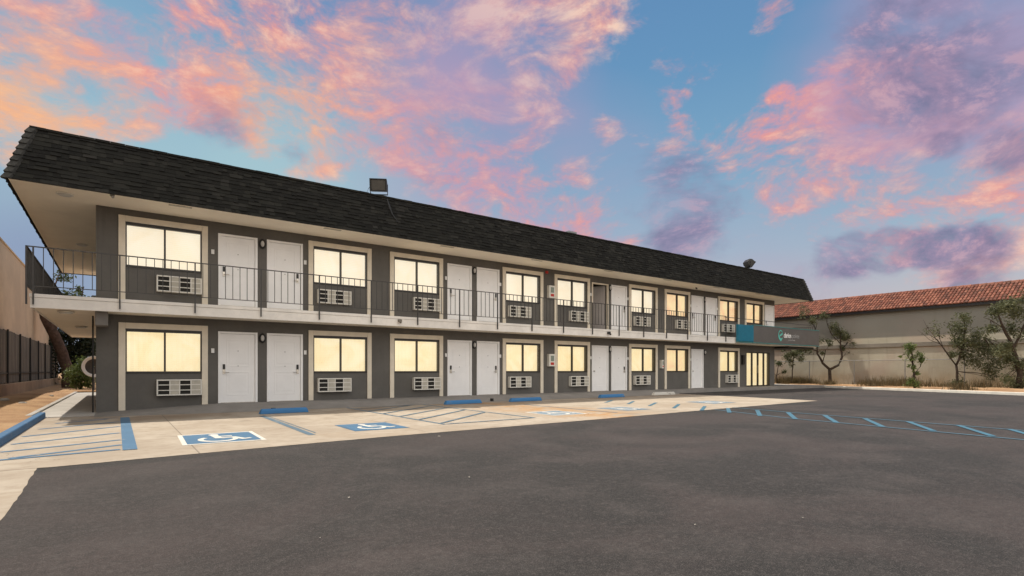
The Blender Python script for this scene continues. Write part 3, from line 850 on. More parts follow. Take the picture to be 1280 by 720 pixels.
# air conditioners
def make_ac():
    r_ = thing('air_conditioner', 'x', 'air conditioner', (0,0,0), 'air conditioners under the room windows')
    w_, h_, dp = 1.07, .44, .17
    c = MB()
    c.box(-w_/2, w_/2, -dp, 0, 0, .035); c.box(-w_/2, w_/2, -dp, 0, h_-.035, h_)
    c.box(-w_/2, -w_/2+.035, -dp, 0, .0351, h_-.0351); c.box(w_/2-.035, w_/2, -dp, 0, .0351, h_-.0351)
    c.build('case', M['acwhite'], r_, bevel=.006)
    MB().box(-w_/2+.036, w_/2-.036, -dp+.03, -.01, .036, h_-.036).build('condenser', M['dark'], r_)
    g_ = MB()
    x0_, x1_ = -w_/2+.036, w_/2-.036; W_ = x1_-x0_
    for f in (.27,.50,.77): g_.box(x0_+W_*f-.012, x0_+W_*f+.012, -dp+.004, -dp+.028, .036, h_-.036)
    for f in (.333,.667): g_.box(x0_, x1_, -dp+.002, -dp+.0275, h_*f-.011, h_*f+.011)
    g_.build('grille', M['acwhite'], r_)
    MB().box(x0_+W_*.27+.013, x0_+W_*.50-.013, -dp+.012,-dp+.027,.04,h_-.04).build('panel', M['acpanel'], r_)
    MB().box(x0_+W_*.77+.013, x1_-.002,-dp+.012,-dp+.027,.04,h_-.04).build('panel', M['acpanel'], r_)
    return r_
ac0 = make_ac(); first = True
for fl, F, xs in (('lower', F1, [AC[0],AC[1],AC[2],AC[3],AC[4],AC[5],None,28.1]), ('upper', F2, AC)):
    for i, x in enumerate(xs):
        if x is None: continue
        o = ac0 if first else copy_tree(ac0); first = False
        o.location = (x, YW-.003, F+.26)
        o['label'] = f'white wall air conditioner under the {ORD[i]} {fl} floor window from the left'
# wall lamps
def make_lamp():
    r_ = thing('wall_lamp', 'x', 'wall lamp', (0,0,0), 'oval wall lamps between the doors')
    b_ = MB(); n = 20
    def ell(rx, rz, y): return [(rx*math.cos(2*math.pi*k/n), y, rz*math.sin(2*math.pi*k/n)) for k in range(n)]
    rings = [ell(.10,.145,0), ell(.10,.145,-.05), ell(.065,.11,-.07), ell(.052,.09,-.065)]
    for a, c in zip(rings[:-1], rings[1:]):
        for k in range(n): b_.poly([a[k], a[(k+1)%n], c[(k+1)%n], c[k]])
    b_.build('lamp_body', M['black'], r_)
    l_ = MB(); rings = [ell(.052,.09,-.064), ell(.042,.075,-.095), ell(.02,.035,-.112)]
    for a, c in zip(rings[:-1], rings[1:]):
        for k in range(n): l_.poly([a[k], a[(k+1)%n], c[(k+1)%n], c[k]])
    l_.poly(rings[-1]); l_.build('lens', M['lens'], r_, smooth=True)
    return r_
l0 = make_lamp(); first = True
prs = [('first','second'),('third','fourth'),('fifth','sixth'),('seventh','eighth')]
for fl, F in (('lower', F1), ('upper', F2)):
    for i, x in enumerate((3.51, 11.01, 18.365, 25.61)):
        o = l0 if first else copy_tree(l0); first = False
        o.location = (x, YW-.001, F+1.92)
        o['label'] = (f'black oval wall lamp between the {prs[i][0]} and {prs[i][1]} {fl} floor doors from the left' if not (fl == 'lower' and i == 3)
                      else 'black oval wall lamp right of the last lower floor door')
# room number plates
np_ = None
for fl, F in (('lower', F1), ('upper', F2)):
    for i, (x, d_) in enumerate(((2.16,'first'),(4.735,'second'),(9.74,'third'),(12.2,'fourth'),(17.1,'fifth'),(19.56,'sixth'),(24.35,'seventh'),(26.78,'eighth'))):
        if fl == 'lower' and i == 7: continue
        mb = MB().box(x, x+.10, YW-.05, YW-.0455, F+1.45, F+1.62) if False else MB().box(-.04,.04,-.012,0,0,.13)
        if np_ is None:
            np_ = mb.build('number_plate', M['white'], loc=(0,0,0), bevel=.003); o = np_
        else: o = np_.copy(); COL.objects.link(o)
        yy = YW-.048
        xx = x+(.03 if i % 2 == 0 else .03)
        o.location = (xx, YW-.047 if i % 2 == 0 else YW-.004, F+1.45)
        if i % 2 == 0: o.location.y = YW-.047
        tag(o, f'small white number plate beside the {d_} {fl} floor door from the left', 'plate', 'number plates beside the doors')
# fire extinguisher cabinets
def cabinet(x, z, w_, h_, label):
    r_ = thing('extinguisher_cabinet', label, 'fire cabinet', (x, YW, z), 'fire extinguisher cabinets on the wall')
    MB().box(x-w_/2,x+w_/2,YW-.16,YW-.002,z,z+h_).build('case', M['acwhite'], r_, bevel=.008)
    MB().box(x-w_*.25,x+w_*.3,YW-.166,YW-.161,z+.06,z+h_*.32).build('label_plate', M['red'], r_)
    MB().box(x-w_*.25,x+w_*.3,YW-.166,YW-.161,z+h_*.42,z+h_*.86).build('window', M['cabglass'], r_)
cabinet(14.78, 1.27, .32, .52, 'white fire extinguisher cabinet on the lower wall between the fourth and fifth windows')
cabinet(14.78, 4.15, .32, .52, 'white fire extinguisher cabinet on the upper wall, seen behind the railing')
cabinet(21.98, 1.2, .16, .42, 'narrow white fire extinguisher cabinet on the lower wall between the sixth and seventh windows')
MB().box(14.53,14.66,YW-.05,YW-.002,5.17,5.28).build('fire_alarm', M['red'], bevel=.008)
tag(bpy.data.objects['fire_alarm'], 'small red fire alarm high on the upper wall above the extinguisher cabinet', 'alarm')
MB().box(29.14,29.34,YW-.12,YW-.002,1.45,1.95).box(29.12,29.36,YW-.14,YW-.002,1.951,1.98).build('mailbox', M['black'], bevel=.006)
tag(bpy.data.objects['mailbox'], 'black mailbox on the wall left of the glass entrance', 'mailbox')

# roof floodlights
def floodlight(x, rz, tilt, label):
    r_ = thing('floodlight', label, 'floodlight', (0,0,0), 'floodlights on the roof edge')
    b_ = MB(); b_.prism([(-.20,-.19),(-.20,.19),(.03,.19),(.16,.10),(.16,-.10),(.03,-.19)], 0, -.25, .25)
    hd = b_.build('lamp_head', M['black'], r_, bevel=.01)
    MB().box(-.215,.215,-.212,-.2005,-.155,.155).build('lens', M['lampface'], hd)
    hv = MB().box(-.27,.27,-.235,-.2,.165,.195).box(-.27,.27,-.235,-.2,-.195,-.165).box(-.27,-.235,-.235,-.2,-.164,.164).box(.235,.27,-.235,-.2,-.164,.164)
    hv.build('lens_rim', M['black'], hd)
    for nm in (hd,): nm.rotation_euler = (tilt, 0, 0); nm.location = (0,0,.34)
    MB().box(-.28,-.262,-.03,.03,.06,.38).box(.262,.28,-.03,.03,.06,.38).box(-.28,.28,-.03,.03,.04,.059).box(-.05,.05,-.05,.05,-.08,.039).build('bracket', M['black'], r_)
    r_.location = (x, EY0+IN+.12, ZR+.03); r_.rotation_euler.z = rz
    return r_
floodlight(6.85, R(-30), R(12), 'black floodlight on the roof edge with its lens toward the camera')
floodlight(28.4, R(60), R(38), 'black floodlight tilted sideways at the far end of the roof')
MB().tube([(6.4,EY0+IN+.1,ZR),(6.5,EY0+IN+.12,ZR+.22),(6.62,EY0+IN+.12,ZR+.35)],.008,6).build('cable', M['black'])
tag(bpy.data.objects['cable'], 'thin black cable rising to the nearer roof floodlight', 'cable')
# round ceiling lamps
def disc(x, y, z, label):
    r_ = thing('ceiling_lamp', label, 'ceiling lamp', (x,y,z), 'round ceiling lamps under the overhangs')
    MB().tube([(x,y,z-.001),(x,y,z-.03)],.17,28).build('lamp_base', M['acwhite'], r_)
    MB().tube([(x,y,z-.031),(x,y,z-.055)],[.145,.12],28).build('lens', M['lens'], r_, smooth=False)
disc(-1.05,17.0,ZE,'round white ceiling lamp under the roof overhang at the near corner')
disc(-1.0,23.5,ZE,'round white ceiling lamp under the roof overhang farther along the side')
disc(-1.05,17.35,ZS-.012,'round white ceiling lamp under the walkway slab at the near corner')
disc(-1.0,23.0,ZS-.012,'round white ceiling lamp under the walkway slab farther along the side')
def camdome(x, y, z, label, mat):
    r_ = thing('security_camera', label, 'camera', (x,y,z))
    MB().tube([(x,y,z-.001),(x,y,z-.035)],.05,16).build('mount', mat, r_)
    MB().tube([(x,y,z-.035),(x+.01,y-.05,z-.075)],.032,14).build('camera_body', mat, r_)
camdome(-.12,16.42,ZE,'small grey security camera under the roof overhang above the first window', M['metal'])
camdome(24.2,17.2,ZE,'small black security camera under the roof overhang above the seventh upper door', M['black'])
r_ = thing('security_camera','small black security camera on the slab edge below the open upper door','camera',(17.3,16.7,2.7))
MB().box(17.22,17.36,16.66,16.742,2.68,2.78).build('mount', M['black'], r_, bevel=.006)
MB().tube([(17.29,16.66,2.70),(17.24,16.56,2.66)],.04,12).build('camera_body', M['black'], r_)
r_ = thing('security_camera','small beige security camera on the slab edge above the third lower window','camera',(7.5,16.7,2.7))
MB().box(7.46,7.58,16.66,16.742,2.70,2.78).build('mount', M['ledge'], r_, bevel=.006)
MB().tube([(7.52,16.66,2.71),(7.5,16.60,2.67)],.035,12).build('camera_body', M['ledge'], r_)
o = MB().tube([(3.35,15.5,.03),(3.35,15.5,.10)],.06,14).build('valve_cap', M['black']); tag(o,'small black valve cap on the ground behind the nearest wheel stop','valve cap')
o = MB().tube([(10.6,15.85,.03),(10.6,15.85,.12)],.06,14).build('valve_cap', M['black']); tag(o,'small black valve cap on the ground between the two middle wheel stops','valve cap')

# ------------------------------------------------------------------ left boundary
nb_ = thing('neighbour_building', 'tall windowless beige building along the left edge of the lot', 'building', (-3.9,30,0))
MB().box(-14,-3.9,-20,55.5,-.1,6.42).build('wall', M['beige'], nb_)
MB().box(-14,-3.86,-20,55.6,6.422,6.50).build('parapet', M['beige'], nb_, bevel=.01)
o = MB().box(-3.898,-3.62,-20,55,-.05,.55).build('retaining_wall', M['retain'], bevel=.02)
tag(o, 'low brown retaining wall at the foot of the left building', 'low wall')
fn = thing('board_fence', 'tall weathered dark board fence along the beige left building', 'fence', (-3.8,30,.55))
bd = MB(); y = -18; rr = random.Random(5)
while y < 55:
    w_ = .28+rr.uniform(-.03,.03); bd.box(-3.83+rr.uniform(-.006,.006), -3.79+rr.uniform(-.006,.006), y, y+w_-.012, .56+rr.uniform(0,.03), 2.78+rr.uniform(-.03,.02)); y += w_
bd.build('boards', M['fencewood'], fn)
y = 20
while y < 55:
    MB().box(-3.785,-3.72,y,y+.07,.553,2.82).build('post', M['black'], fn); y += 3.6
MB().box(-3.785,-3.75,-18,55,.95,1.0).build('rail', M['black'], fn)

def tree(name, label, cat, base, limbs, clumps, lm, bm_, nleaf=500, ls=.09, group=None, seed=1, kind=None):
    """limbs: list of (points, radii) relative to base; clumps: (x,y,z,r,weight)"""
    r0 = random.Random(seed)
    t_ = thing(name, label, cat, base, group)
    tm = MB()
    for pts_, rad in limbs:
        # subdivide + jitter for an organic line
        P_ = []; Q_ = []
        for (a, ra), (b_, rb) in zip(zip(pts_[:-1], rad[:-1]), zip(pts_[1:], rad[1:])):
            L_ = (Vector(b_)-Vector(a)).length; n_ = max(1, int(L_/.25))
            for k in range(n_):
                f = k/n_; j = .03*min(1, L_) if k else 0
                P_.append(Vector(a).lerp(Vector(b_), f)+Vector((r0.uniform(-j,j), r0.uniform(-j,j), 0))+Vector(base)); Q_.append(ra+(rb-ra)*f)
        P_.append(Vector(pts_[-1])+Vector(base)); Q_.append(rad[-1])
        tm.tube(P_, Q_, 9)
    tips = []
    for c in clumps:      # twigs into the clumps
        C_ = Vector(c[:3]); best = min((Vector(p) for pts_, _ in limbs for p in pts_[1:]), key=lambda p: (p-C_).length)
        for k in range(3):
            e = C_+Vector((r0.gauss(0,.5), r0.gauss(0,.5), r0.gauss(0,.5)))*c[3]
            tm.tube([best+Vector(base), (best+e)/2+Vector(base)+Vector((0,0,.05)), e+Vector(base)], [.014,.010,.005], 5)
    tm.build('trunk', bm_, t_, smooth=True)
    lf_ = MB()
    tot = sum(c[4] for c in clumps)
    for c in clumps:
        for sub in range(max(3, int(9*c[4]))):
            sc_ = Vector(c[:3])+Vector((r0.gauss(0,.45), r0.gauss(0,.45), r0.gauss(0,.42)))*c[3]
            for k in range(int(nleaf*c[4]/tot/max(3, int(9*c[4])))):
                p = sc_+Vector((r0.gauss(0,1), r0.gauss(0,1), r0.gauss(0,1)))*c[3]*.34+Vector(base)
                d1 = Vector((r0.gauss(0,1), r0.gauss(0,1), r0.gauss(0,.7)-.2)).normalized()
                d2 = d1.cross(Vector((r0.gauss(0,1), r0.gauss(0,1), r0.gauss(0,1)))).normalized()
                s = ls*r0.uniform(.6,1.3)
                lf_.poly([p-d1*s, p+d2*s*.42, p+d1*s, p-d2*s*.42])
    if lf_.f: lf_.noweld = True; lf_.build('crown', lm, t_)
    return t_
# leaning tree behind the left corner
LT = (-2.3,41.5,.05)
tree('leaning_tree','thick brown leaning tree trunk rising between the beige building and the motel','tree',LT,
     [([(0,0,-.1),(-.15,-.05,1.2),(-.55,-.25,2.6),(-1.1,-.6,4.1),(-1.25,-.7,5.0)],[.42,.29,.27,.25,.18]),
      ([(.55,0,-.1),(.25,0,.06),(-.05,0,.5)],[.05,.14,.2]), ([(-.35,-.3,-.1),(-.2,-.1,.1),(-.1,0,.6)],[.05,.12,.15]),
      ([(-.8,-.4,3.4),(-.1,0,4.4),(.5,.3,5.2),(.6,.3,6.1)],[.12,.09,.05,.02]),
      ([(-1.2,-.7,4.8),(-.8,-.3,5.6),(-.5,0,6.8)],[.1,.06,.015])],
     [(-.5,0,5.3,.5,1),(.2,.2,5.0,.6,1.4),(.8,.3,4.7,.5,1),(-.25,0,6.55,.35,.25),(-.5,.1,6.9,.2,.12),(.5,.3,5.9,.25,.2),(1.4,.3,4.5,.5,.8)],
     M['leaf'], M['bark'], 2600, .10, seed=4)
tree('green_shrub','bushy green shrub behind the path at the left corner','shrub',(-1.66,37.6,.03),
     [([(0,0,-.05),(.05,0,.6),(-.1,0,1.2)],[.06,.05,.02]),([(0,0,-.05),(.3,.1,.7),(.5,0,1.3)],[.05,.04,.02]),([(0,0,-.05),(-.3,.1,.6),(-.4,0,1.4)],[.05,.04,.02])],
     [(0,0,1.0,.6,2),(.5,.1,.9,.5,1.5),(-.4,.1,1.1,.5,1.5),(.1,0,1.7,.5,1.2),(.6,.1,1.5,.4,1),(-.3,0,.5,.4,1),(.4,0,.45,.4,1)],
     M['leafbright'], M['barkdark'], 4200, .075, seed=9).scale = (.74,.74,.86)
tree('dark_tree','dense dark tree far behind the left corner, under the walkway slab','tree',(-2.9,50,0),
     [([(0,0,-.1),(0,0,1.5),(.1,0,3.2),(.2,0,4.6)],[.2,.17,.12,.05]),([(0,0,1.5),(.8,0,2.5),(1.1,0,3.6)],[.1,.07,.03])],
     [(0,0,2.2,.9,2),(.9,0,2.6,.8,2),(-.4,0,3.2,.8,1.5),(.5,0,3.9,.8,2),(1.4,.3,3.6,.7,1.2),(.2,0,1.2,.7,1.5),(0,0,4.8,.5,.7)],
     M['leafdark'], M['barkdark'], 7000, .12, seed=12)
tree('yard_tree','light green tree in the yard behind the motel, right of the dark tree','tree',(-1.0,54,0),
     [([(0,0,-.1),(0,0,1.5),(.1,0,3.5)],[.15,.12,.05]),([(0,0,1.2),(.8,0,2.2),(1.5,0,3.2)],[.08,.06,.03])],
     [(0,0,2.0,.9,2),(1.0,0,2.3,.9,2),(.4,0,3.6,.8,1.5),(1.8,0,3.2,.8,1.5),(2.4,0,2.0,.9,1.5),(.9,0,4.3,.6,1),(1.2,0,.9,.8,1.5)],
     M['leaf'], M['barkdark'], 5200, .12, seed=13)
hb = thing('rear_house','grey house with a low dark roof far behind the motel','house',(2,66,0))
MB().box(-2.0,14,62,72,-.1,5.6).build('wall', M['stucco_beam'], hb)
q = MB(); q.v = [(-2.9,61.2,5.6),(15,61.2,5.6),(15,73,5.6),(-2.9,73,5.6),(-2.0,64,8.1),(13,64,8.1),(13,70,8.1),(-2.0,70,8.1)]
q.f = [(0,1,5,4),(1,2,6,5),(2,3,7,6),(3,0,4,7),(4,5,6,7),(3,2,1,0)]
q.build('roof', M['shingle'], hb)
MB().box(.2,1.4,61.97,61.998,3.2,4.4).build('window', M['dark'], hb)
# white dish on a post by the rear corner
dh = thing('satellite_dish','round dish with a white rim on a short post beside the shrub','satellite dish',(-1.19,36,.04))
dm = MB(); n = 24
def rg(r_, dpt): return [(-1.03+r_*math.cos(2*math.pi*k/n), 36.0+dpt, 1.3+r_*math.sin(2*math.pi*k/n)*1.05) for k in range(n)]
rs = [rg(.52,-.10), rg(.53,-.135), rg(.50,-.14), rg(.38,-.06)]
for a, c in zip(rs[:-1], rs[1:]):
    for k in range(n): dm.poly([a[k],a[(k+1)%n],c[(k+1)%n],c[k]])
dm.build('dish', M['white'], dh, smooth=True)
dm = MB(); rs = [rg(.379,-.058), rg(.2,.0), rg(.03,.02)]
for a, c in zip(rs[:-1], rs[1:]):
    for k in range(n): dm.poly([a[k],a[(k+1)%n],c[(k+1)%n],c[k]])
dm.build('dish_centre', M['rail'], dh, smooth=True)
MB().tube([(-1.03,36.06,-.02),(-1.03,36.06,1.3)],.035,10).build('post', M['metal'], dh)
MB().tube([(-1.03,35.95,.83),(-1.03,35.5,1.2)],.012,8).build('feed_arm', M['metal'], dh)
# a few stones in the dirt bed
for i, (x, y, s) in enumerate(((-2.3,21.5,.09),(-3.0,24.0,.12),(-2.0,13.2,.08),(-2.6,17.6,.07),(-2.1,27.5,.07))):
    st = MB(); rr2 = random.Random(i+2)
    ring_ = []
    for (zz, k_) in ((0,1),(.45,1.05),(.8,.6)):
        ring_.append([(x+s*k_*math.cos(a*math.pi/4)*rr2.uniform(.8,1.2), y+s*k_*math.sin(a*math.pi/4)*rr2.uniform(.8,1.2), .1+s*zz) for a in range(8)])
    for a_, c_ in zip(ring_[:-1], ring_[1:]):
        for k in range(8): st.poly([a_[k],a_[(k+1)%8],c_[(k+1)%8],c_[k]])
    st.poly(ring_[-1])
    o = st.build('stone', M['sidewalk'], smooth=False)
    tag(o, 'small pale stone lying in the dirt beside the left path', 'stone', 'stones in the dirt bed')

# ------------------------------------------------------------------ right boundary
rb = thing('tiled_building', 'long pale block building with a red clay tile roof at the right', 'building', (42,10,0))
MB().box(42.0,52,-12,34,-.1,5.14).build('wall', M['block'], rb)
MB().box(41.9,41.998,-12,34,2.66,2.93).build('ledge', M['ledge'], rb, bevel=.01)
MB().box(41.70,41.76,-12.2,34.2,5.02,5.20).box(41.761,42.0,-12.2,34.2,5.141,5.19).build('eave_board', M['sash'], rb)
rfm = MB(); rfm.v = [(41.72,-12.3,5.20),(43.9,-12.3,6.42),(52.3,-12.3,5.2),(41.72,34.3,5.20),(43.9,34.3,6.42),(52.3,34.3,5.2)]
rfm.f = [(0,1,4,3),(1,2,5,4),(0,2,1),(3,4,5),(0,3,5,2)]
rfo = rfm.build('roof', M['retain'], rb)
tl = MB(); tl.noweld = True; y = -12.2; rr = random.Random(8)
SL = Vector((43.9-41.60,0,6.42-5.14)); SLn = SL.normalized(); NN = Vector((-SLn.z,0,SLn.x))
while y < 34.2:
    for c in range(7):
        a = Vector((41.60,y,5.19))+SL*(c/7); b_ = Vector((41.60,y,5.19))+SL*((c+1.15)/7)
        ja = rr.uniform(-.01,.01)
        n0 = len(tl.v)
        for (p, h_, w_) in ((a, .08, .085), (b_, .05, .068)):
            for k in range(6):
                th = math.pi*k/5
                tl.v.append(tuple(p+Vector((0,math.cos(th)*w_+ja,0))+NN*(math.sin(th)*h_+.0)))
        for k in range(5): tl.f.append((n0+k, n0+k+1, n0+k+7, n0+k+6))
        tl.f.append(tuple(n0+k for k in range(6)))
    y += .19
tl.build('clay_tiles', M['tile'], rfo)
rt = MB(); y = -12.3
while y < 34.2:
    rt.tube([(43.9,y,6.44),(43.9,y+.42,6.44)],[.13,.11],10); y += .38
rt.build('ridge_tiles', M['tile'], rfo, smooth=False)
# chain link fence
cf = thing('chain_link_fence','thin chain link fence with grey posts in front of the pale block wall','fence',(41.2,10,.1))
m, t, b = new_mat('chain_link'); 
P = t.geo_pos(); sx = t.new('ShaderNodeSeparateXYZ'); t.link(P, sx.inputs[0])
a1 = t.math('FRACT', t.math('MULTIPLY', t.math('ADD', sx.outputs[1], sx.outputs[2]), 12)); a2 = t.math('FRACT', t.math('MULTIPLY', t.math('SUBTRACT', sx.outputs[1], sx.outputs[2]), 12))
wire = t.math('MAXIMUM', t.math('LESS_THAN', a1, .06), t.math('LESS_THAN', a2, .06))
tr = t.new('ShaderNodeBsdfTransparent'); mx = t.new('ShaderNodeMixShader'); t.link(wire, mx.inputs[0]); t.link(tr.outputs[0], mx.inputs[1]); t.link(b.outputs[0], mx.inputs[2])
b.inputs['Base Color'].default_value = (.2,.2,.19,1); t.link(mx.outputs[0], m.node_tree.nodes['Material Output'].inputs['Surface'])
FX = 41.2; zt_ = 1.78
MB().poly([(FX,-8,.15),(FX,33,.15),(FX,33,zt_),(FX,-8,zt_)]).build('mesh', m, cf)
MB().tube([(FX,-8,zt_),(FX,33,zt_)],.024,8).build('top_rail', M['metal'], cf)
for y in (-4.6,-1.6,1.4,4.4,7.4,10.55,13.6,16.6,19.6,22.6):
    MB().tube([(FX,y,.05),(FX,y,zt_+.04)],.03,8).build('post', M['metal'], cf)

def V(y, dx, z=.12): return (kx(y)+dx, y, z)
# trees of the verge (camera-right direction is about (.81,-.586))
rgt = Vector((.81,-.586,0))
def L(*q):   # local points (s along camera-right, z) with small depth
    return [(rgt.x*s+ (d if len(q_) > 2 else 0)*.586, rgt.y*s+(d if len(q_) > 2 else 0)*.81, z) for q_ in q for (s, z, d) in [(q_ if len(q_) > 2 else (*q_, 0))]]
def C(*q): return [(rgt.x*s+.586*d, rgt.y*s+.81*d, z, r_, w_) for (s, z, d, r_, w_) in q]
TG = 'young trees along the right-hand verge'
tree('young_tree','forked young tree with a Y shaped dark trunk just right of the sign board','tree',(41.0,18.1,.12),
     [(L((0,-.1),(0,.6),(-.02,1.1)),[.13,.11,.10]),
      (L((0,1.05),(-.45,1.5,.1),(-.85,2.2,.1),(-.75,3.2,.2),(-.9,3.9,.2)),[.09,.08,.06,.04,.02]),
      (L((0,1.05),(.55,1.35,-.1),(.8,1.9,-.1),(.7,2.8,-.1),(.75,3.7,0),(.6,4.4,.1)),[.09,.085,.07,.05,.03,.015]),
      (L((.75,2.4),(1.5,3.2),(2.0,3.9)),[.04,.03,.015]), (L((-.8,2.3),(-1.5,2.6),(-1.9,2.4)),[.04,.03,.012]),
      (L((.72,2.9),(.1,3.6),(-.2,4.3)),[.035,.025,.012]), (L((-.5,1.6),(-.3,2.4),(0,2.8)),[.035,.02,.01])],
     C((-.9,3.2,.1,.35,.8),(-1.6,2.6,.1,.38,.9),(-1.9,2.0,0,.3,.5),(.65,3.7,0,.4,1),(.2,4.1,0,.38,.7),(1.1,3.4,0,.3,.6),(1.9,3.7,0,.3,.5),(1.5,2.9,0,.35,.7),
       (1.35,2.2,0,.25,.4),(0,2.9,0,.25,.4),(-1.2,4.6,.1,.35,.5),(-.3,4.9,.1,.35,.5),(-1.7,5.2,.1,.4,.5),(-.5,2.2,0,.2,.25),(.9,2.6,0,.2,.3)),
     M['leafolive'], M['barkdark'], 5200, .062, group=TG, seed=21)
tree('young_tree','slender staked sapling under the right end of the sign board','tree',(39.2,19.9,.12),
     [(L((0,-.1),(.05,1.0),(.2,2.3)),[.04,.035,.02])],
     C((.2,2.3,0,.35,1),(-.3,2.0,0,.3,.8),(.6,2.5,0,.3,.8),(0,1.6,0,.25,.5),(-.6,2.6,0,.25,.5)), M['leafolive'], M['barkdark'], 1500, .065, group=TG, seed=22)
tree('young_tree','small thin sapling near the far end of the motel, left of the staked sapling','tree',(39.1,20.9,.12),
     [(L((0,-.1),(-.05,.6),(.1,1.4)),[.04,.03,.02]), (L((0,.5),(-.35,.9)),[.02,.01])],
     C((.1,1.4,0,.25,.7),(-.4,1.0,0,.2,.4),(.4,.8,0,.2,.4)), M['leaf'], M['barkdark'], 380, .07, group=TG, seed=23)
tree('young_tree','narrow upright sapling standing alone before the middle of the pale wall','tree',(35.35,11.2,.12),
     [(L((0,-.1),(-.05,.8),(-.15,1.6),(-.25,2.4)),[.06,.055,.04,.015]), (L((-.05,.7),(.3,1.2),(.35,1.7)),[.025,.02,.01]), (L((-.1,1.3),(-.5,1.9)),[.02,.01])],
     C((-.3,2.2,0,.22,.9),(-.1,1.75,0,.25,.9),(.3,1.6,0,.22,.7),(-.15,1.2,0,.2,.5),(.1,.8,0,.15,.3),(-.8,1.75,0,.08,.12),(-.25,.3,0,.22,.6),(.1,.2,0,.25,.7)),
     M['leafbright'], M['barkdark'], 2100, .055, group=TG, seed=24)
tree('young_tree','leafy young tree with a thin forked trunk and bare twigs reaching left','tree',(39.3,10.4,.12),
     [(L((0,-.1),(0,.8),(-.05,1.15)),[.07,.055,.05]), (L((-.05,1.1),(-.5,1.7),(-1.0,2.4),(-1.5,2.7)),[.035,.03,.018,.006]),
      (L((-.05,1.1),(.25,1.9),(.4,2.8),(.3,3.6)),[.05,.045,.03,.012]), (L((.3,2.0),(.9,2.4),(1.4,2.5)),[.03,.02,.01]), (L((-.6,1.8),(-.9,2.5),(-1.1,3.2)),[.02,.012,.005]),
      (L((-.9,2.2),(-1.4,2.4),(-2.0,2.9)),[.014,.010,.004]), (L((-.8,2.1),(-1.5,3.0),(-1.7,3.4)),[.012,.008,.004])],
     C((.1,3.0,0,.42,1.3),(.4,3.5,0,.32,.9),(.0,2.3,0,.40,1.3),(.6,2.2,0,.45,1.5),(1.1,2.4,0,.4,1.2),(1.3,1.8,0,.45,1.4),(.4,1.5,0,.35,1),(-.3,1.6,0,.22,.5),(1.9,1.9,0,.4,1),(1.0,1.3,0,.35,.8),(.0,.15,0,.28,.8),(2.2,1.4,0,.4,.9),(1.6,1.0,0,.4,.9),(1.9,.5,0,.35,.6),(2.6,2.0,0,.35,.7),(-.9,2.7,0,.35,.25),(-1.4,2.9,0,.35,.2)),
     M['leafolive'], M['barkdark'], 9000, .052, group=TG, seed=25).scale = (1.15,1.15,1.15)
tree('young_tree','tall young tree with dark leaning trunk at the right edge of the lot','tree',(38.6,7.55,.12),
     [(L((0,-.1),(-.05,.9),(-.35,1.9),(-.75,2.7),(-1.0,3.4)),[.11,.10,.07,.05,.02]), (L((-.3,1.7),(.1,2.6),(.5,3.3),(.6,3.9)),[.05,.04,.025,.01]),
      (L((-.1,1.0),(.5,1.6),(.9,2.4)),[.05,.035,.015]), (L((-.7,2.6),(-1.3,3.0),(-1.6,3.1)),[.025,.015,.006])],
     C((-1.0,3.3,0,.35,1),(-.6,3.6,0,.4,1.1),(0,3.4,0,.45,1.2),(.6,3.7,0,.45,1.2),(1.1,3.2,0,.45,1.2),(-1.3,2.7,0,.25,.5),(-.3,2.5,0,.3,.6),(.5,2.3,0,.4,.9),(-.4,1.3,0,.3,.8),(.1,1.0,0,.3,.8),(.9,1.6,0,.4,.9),(0,.2,0,.3,.8),(-.6,1.8,0,.25,.4),(1.3,2.4,0,.4,.8),(-1.0,1.5,0,.35,.5),(.6,.7,0,.35,.6),(-.5,.5,0,.3,.4)),
     M['leafolive'], M['barkdark'], 10000, .052, group=TG, seed=26).scale = (1.22,1.22,1.22)
# dry weeds along the verge: uncountable
wd_ = MB(); wd_.noweld = True; rr = random.Random(30)
clumps_ = [(rr.uniform(2,30), rr.random(), rr.uniform(.25,.8)) for _ in range(26)]
for i in range(3000):
    cy_, f, cs_ = rr.choice(clumps_); y = rr.gauss(cy_, cs_); x = min(41.9, max(kx(y)+.35, kx(cy_)+.5+(41.7-kx(cy_)-.7)*f+rr.gauss(0, cs_*.7)))
    hgt = rr.uniform(.06,.55)*(.5+cs_); a = rr.uniform(0,6.28); lx_, ly_ = math.cos(a)*.016, math.sin(a)*.016; ox, oy = rr.gauss(0,.1), rr.gauss(0,.1)
    for q_ in range(3):
        ox, oy = rr.gauss(0,.12), rr.gauss(0,.12); x2 = x+rr.gauss(0,.08); y2 = y+rr.gauss(0,.08)
        wd_.poly([(x2-lx_,y2-ly_,.1),(x2+lx_,y2+ly_,.1),(x2+ox+lx_*.3,y2+oy,.1+hgt),(x2+ox-lx_*.3,y2+oy,.1+hgt*.97)])
tag(wd_.build('dry_weeds', M['weed']), 'dry straw coloured weeds along the foot of the right wall', 'weeds', kind='stuff')
# scraps of paper on the asphalt
for i, (x, y, w_) in enumerate([(3.3,2.35,.02),(4.1,2.0,.017),(1.06,3.6,.014),(2.9,4.75,.02),(1.6,4.6,.02),(4.3,8.0,.05)]):
    q_ = MB(); a = i*1.3
    pt = [(x+w_*.55*math.cos(a+k*1.26)*(.6+.4*((k*7+i) % 3)/2), y+w_*.5*math.sin(a+k*1.26), .012+.004*(k % 2)) for k in range(5)]
    q_.poly(pt); o = q_.build('paper_scrap', M['acpanel'])
    tag(o, 'tiny pale scrap of paper lying on the dark asphalt', 'litter', 'paper scraps on the asphalt')

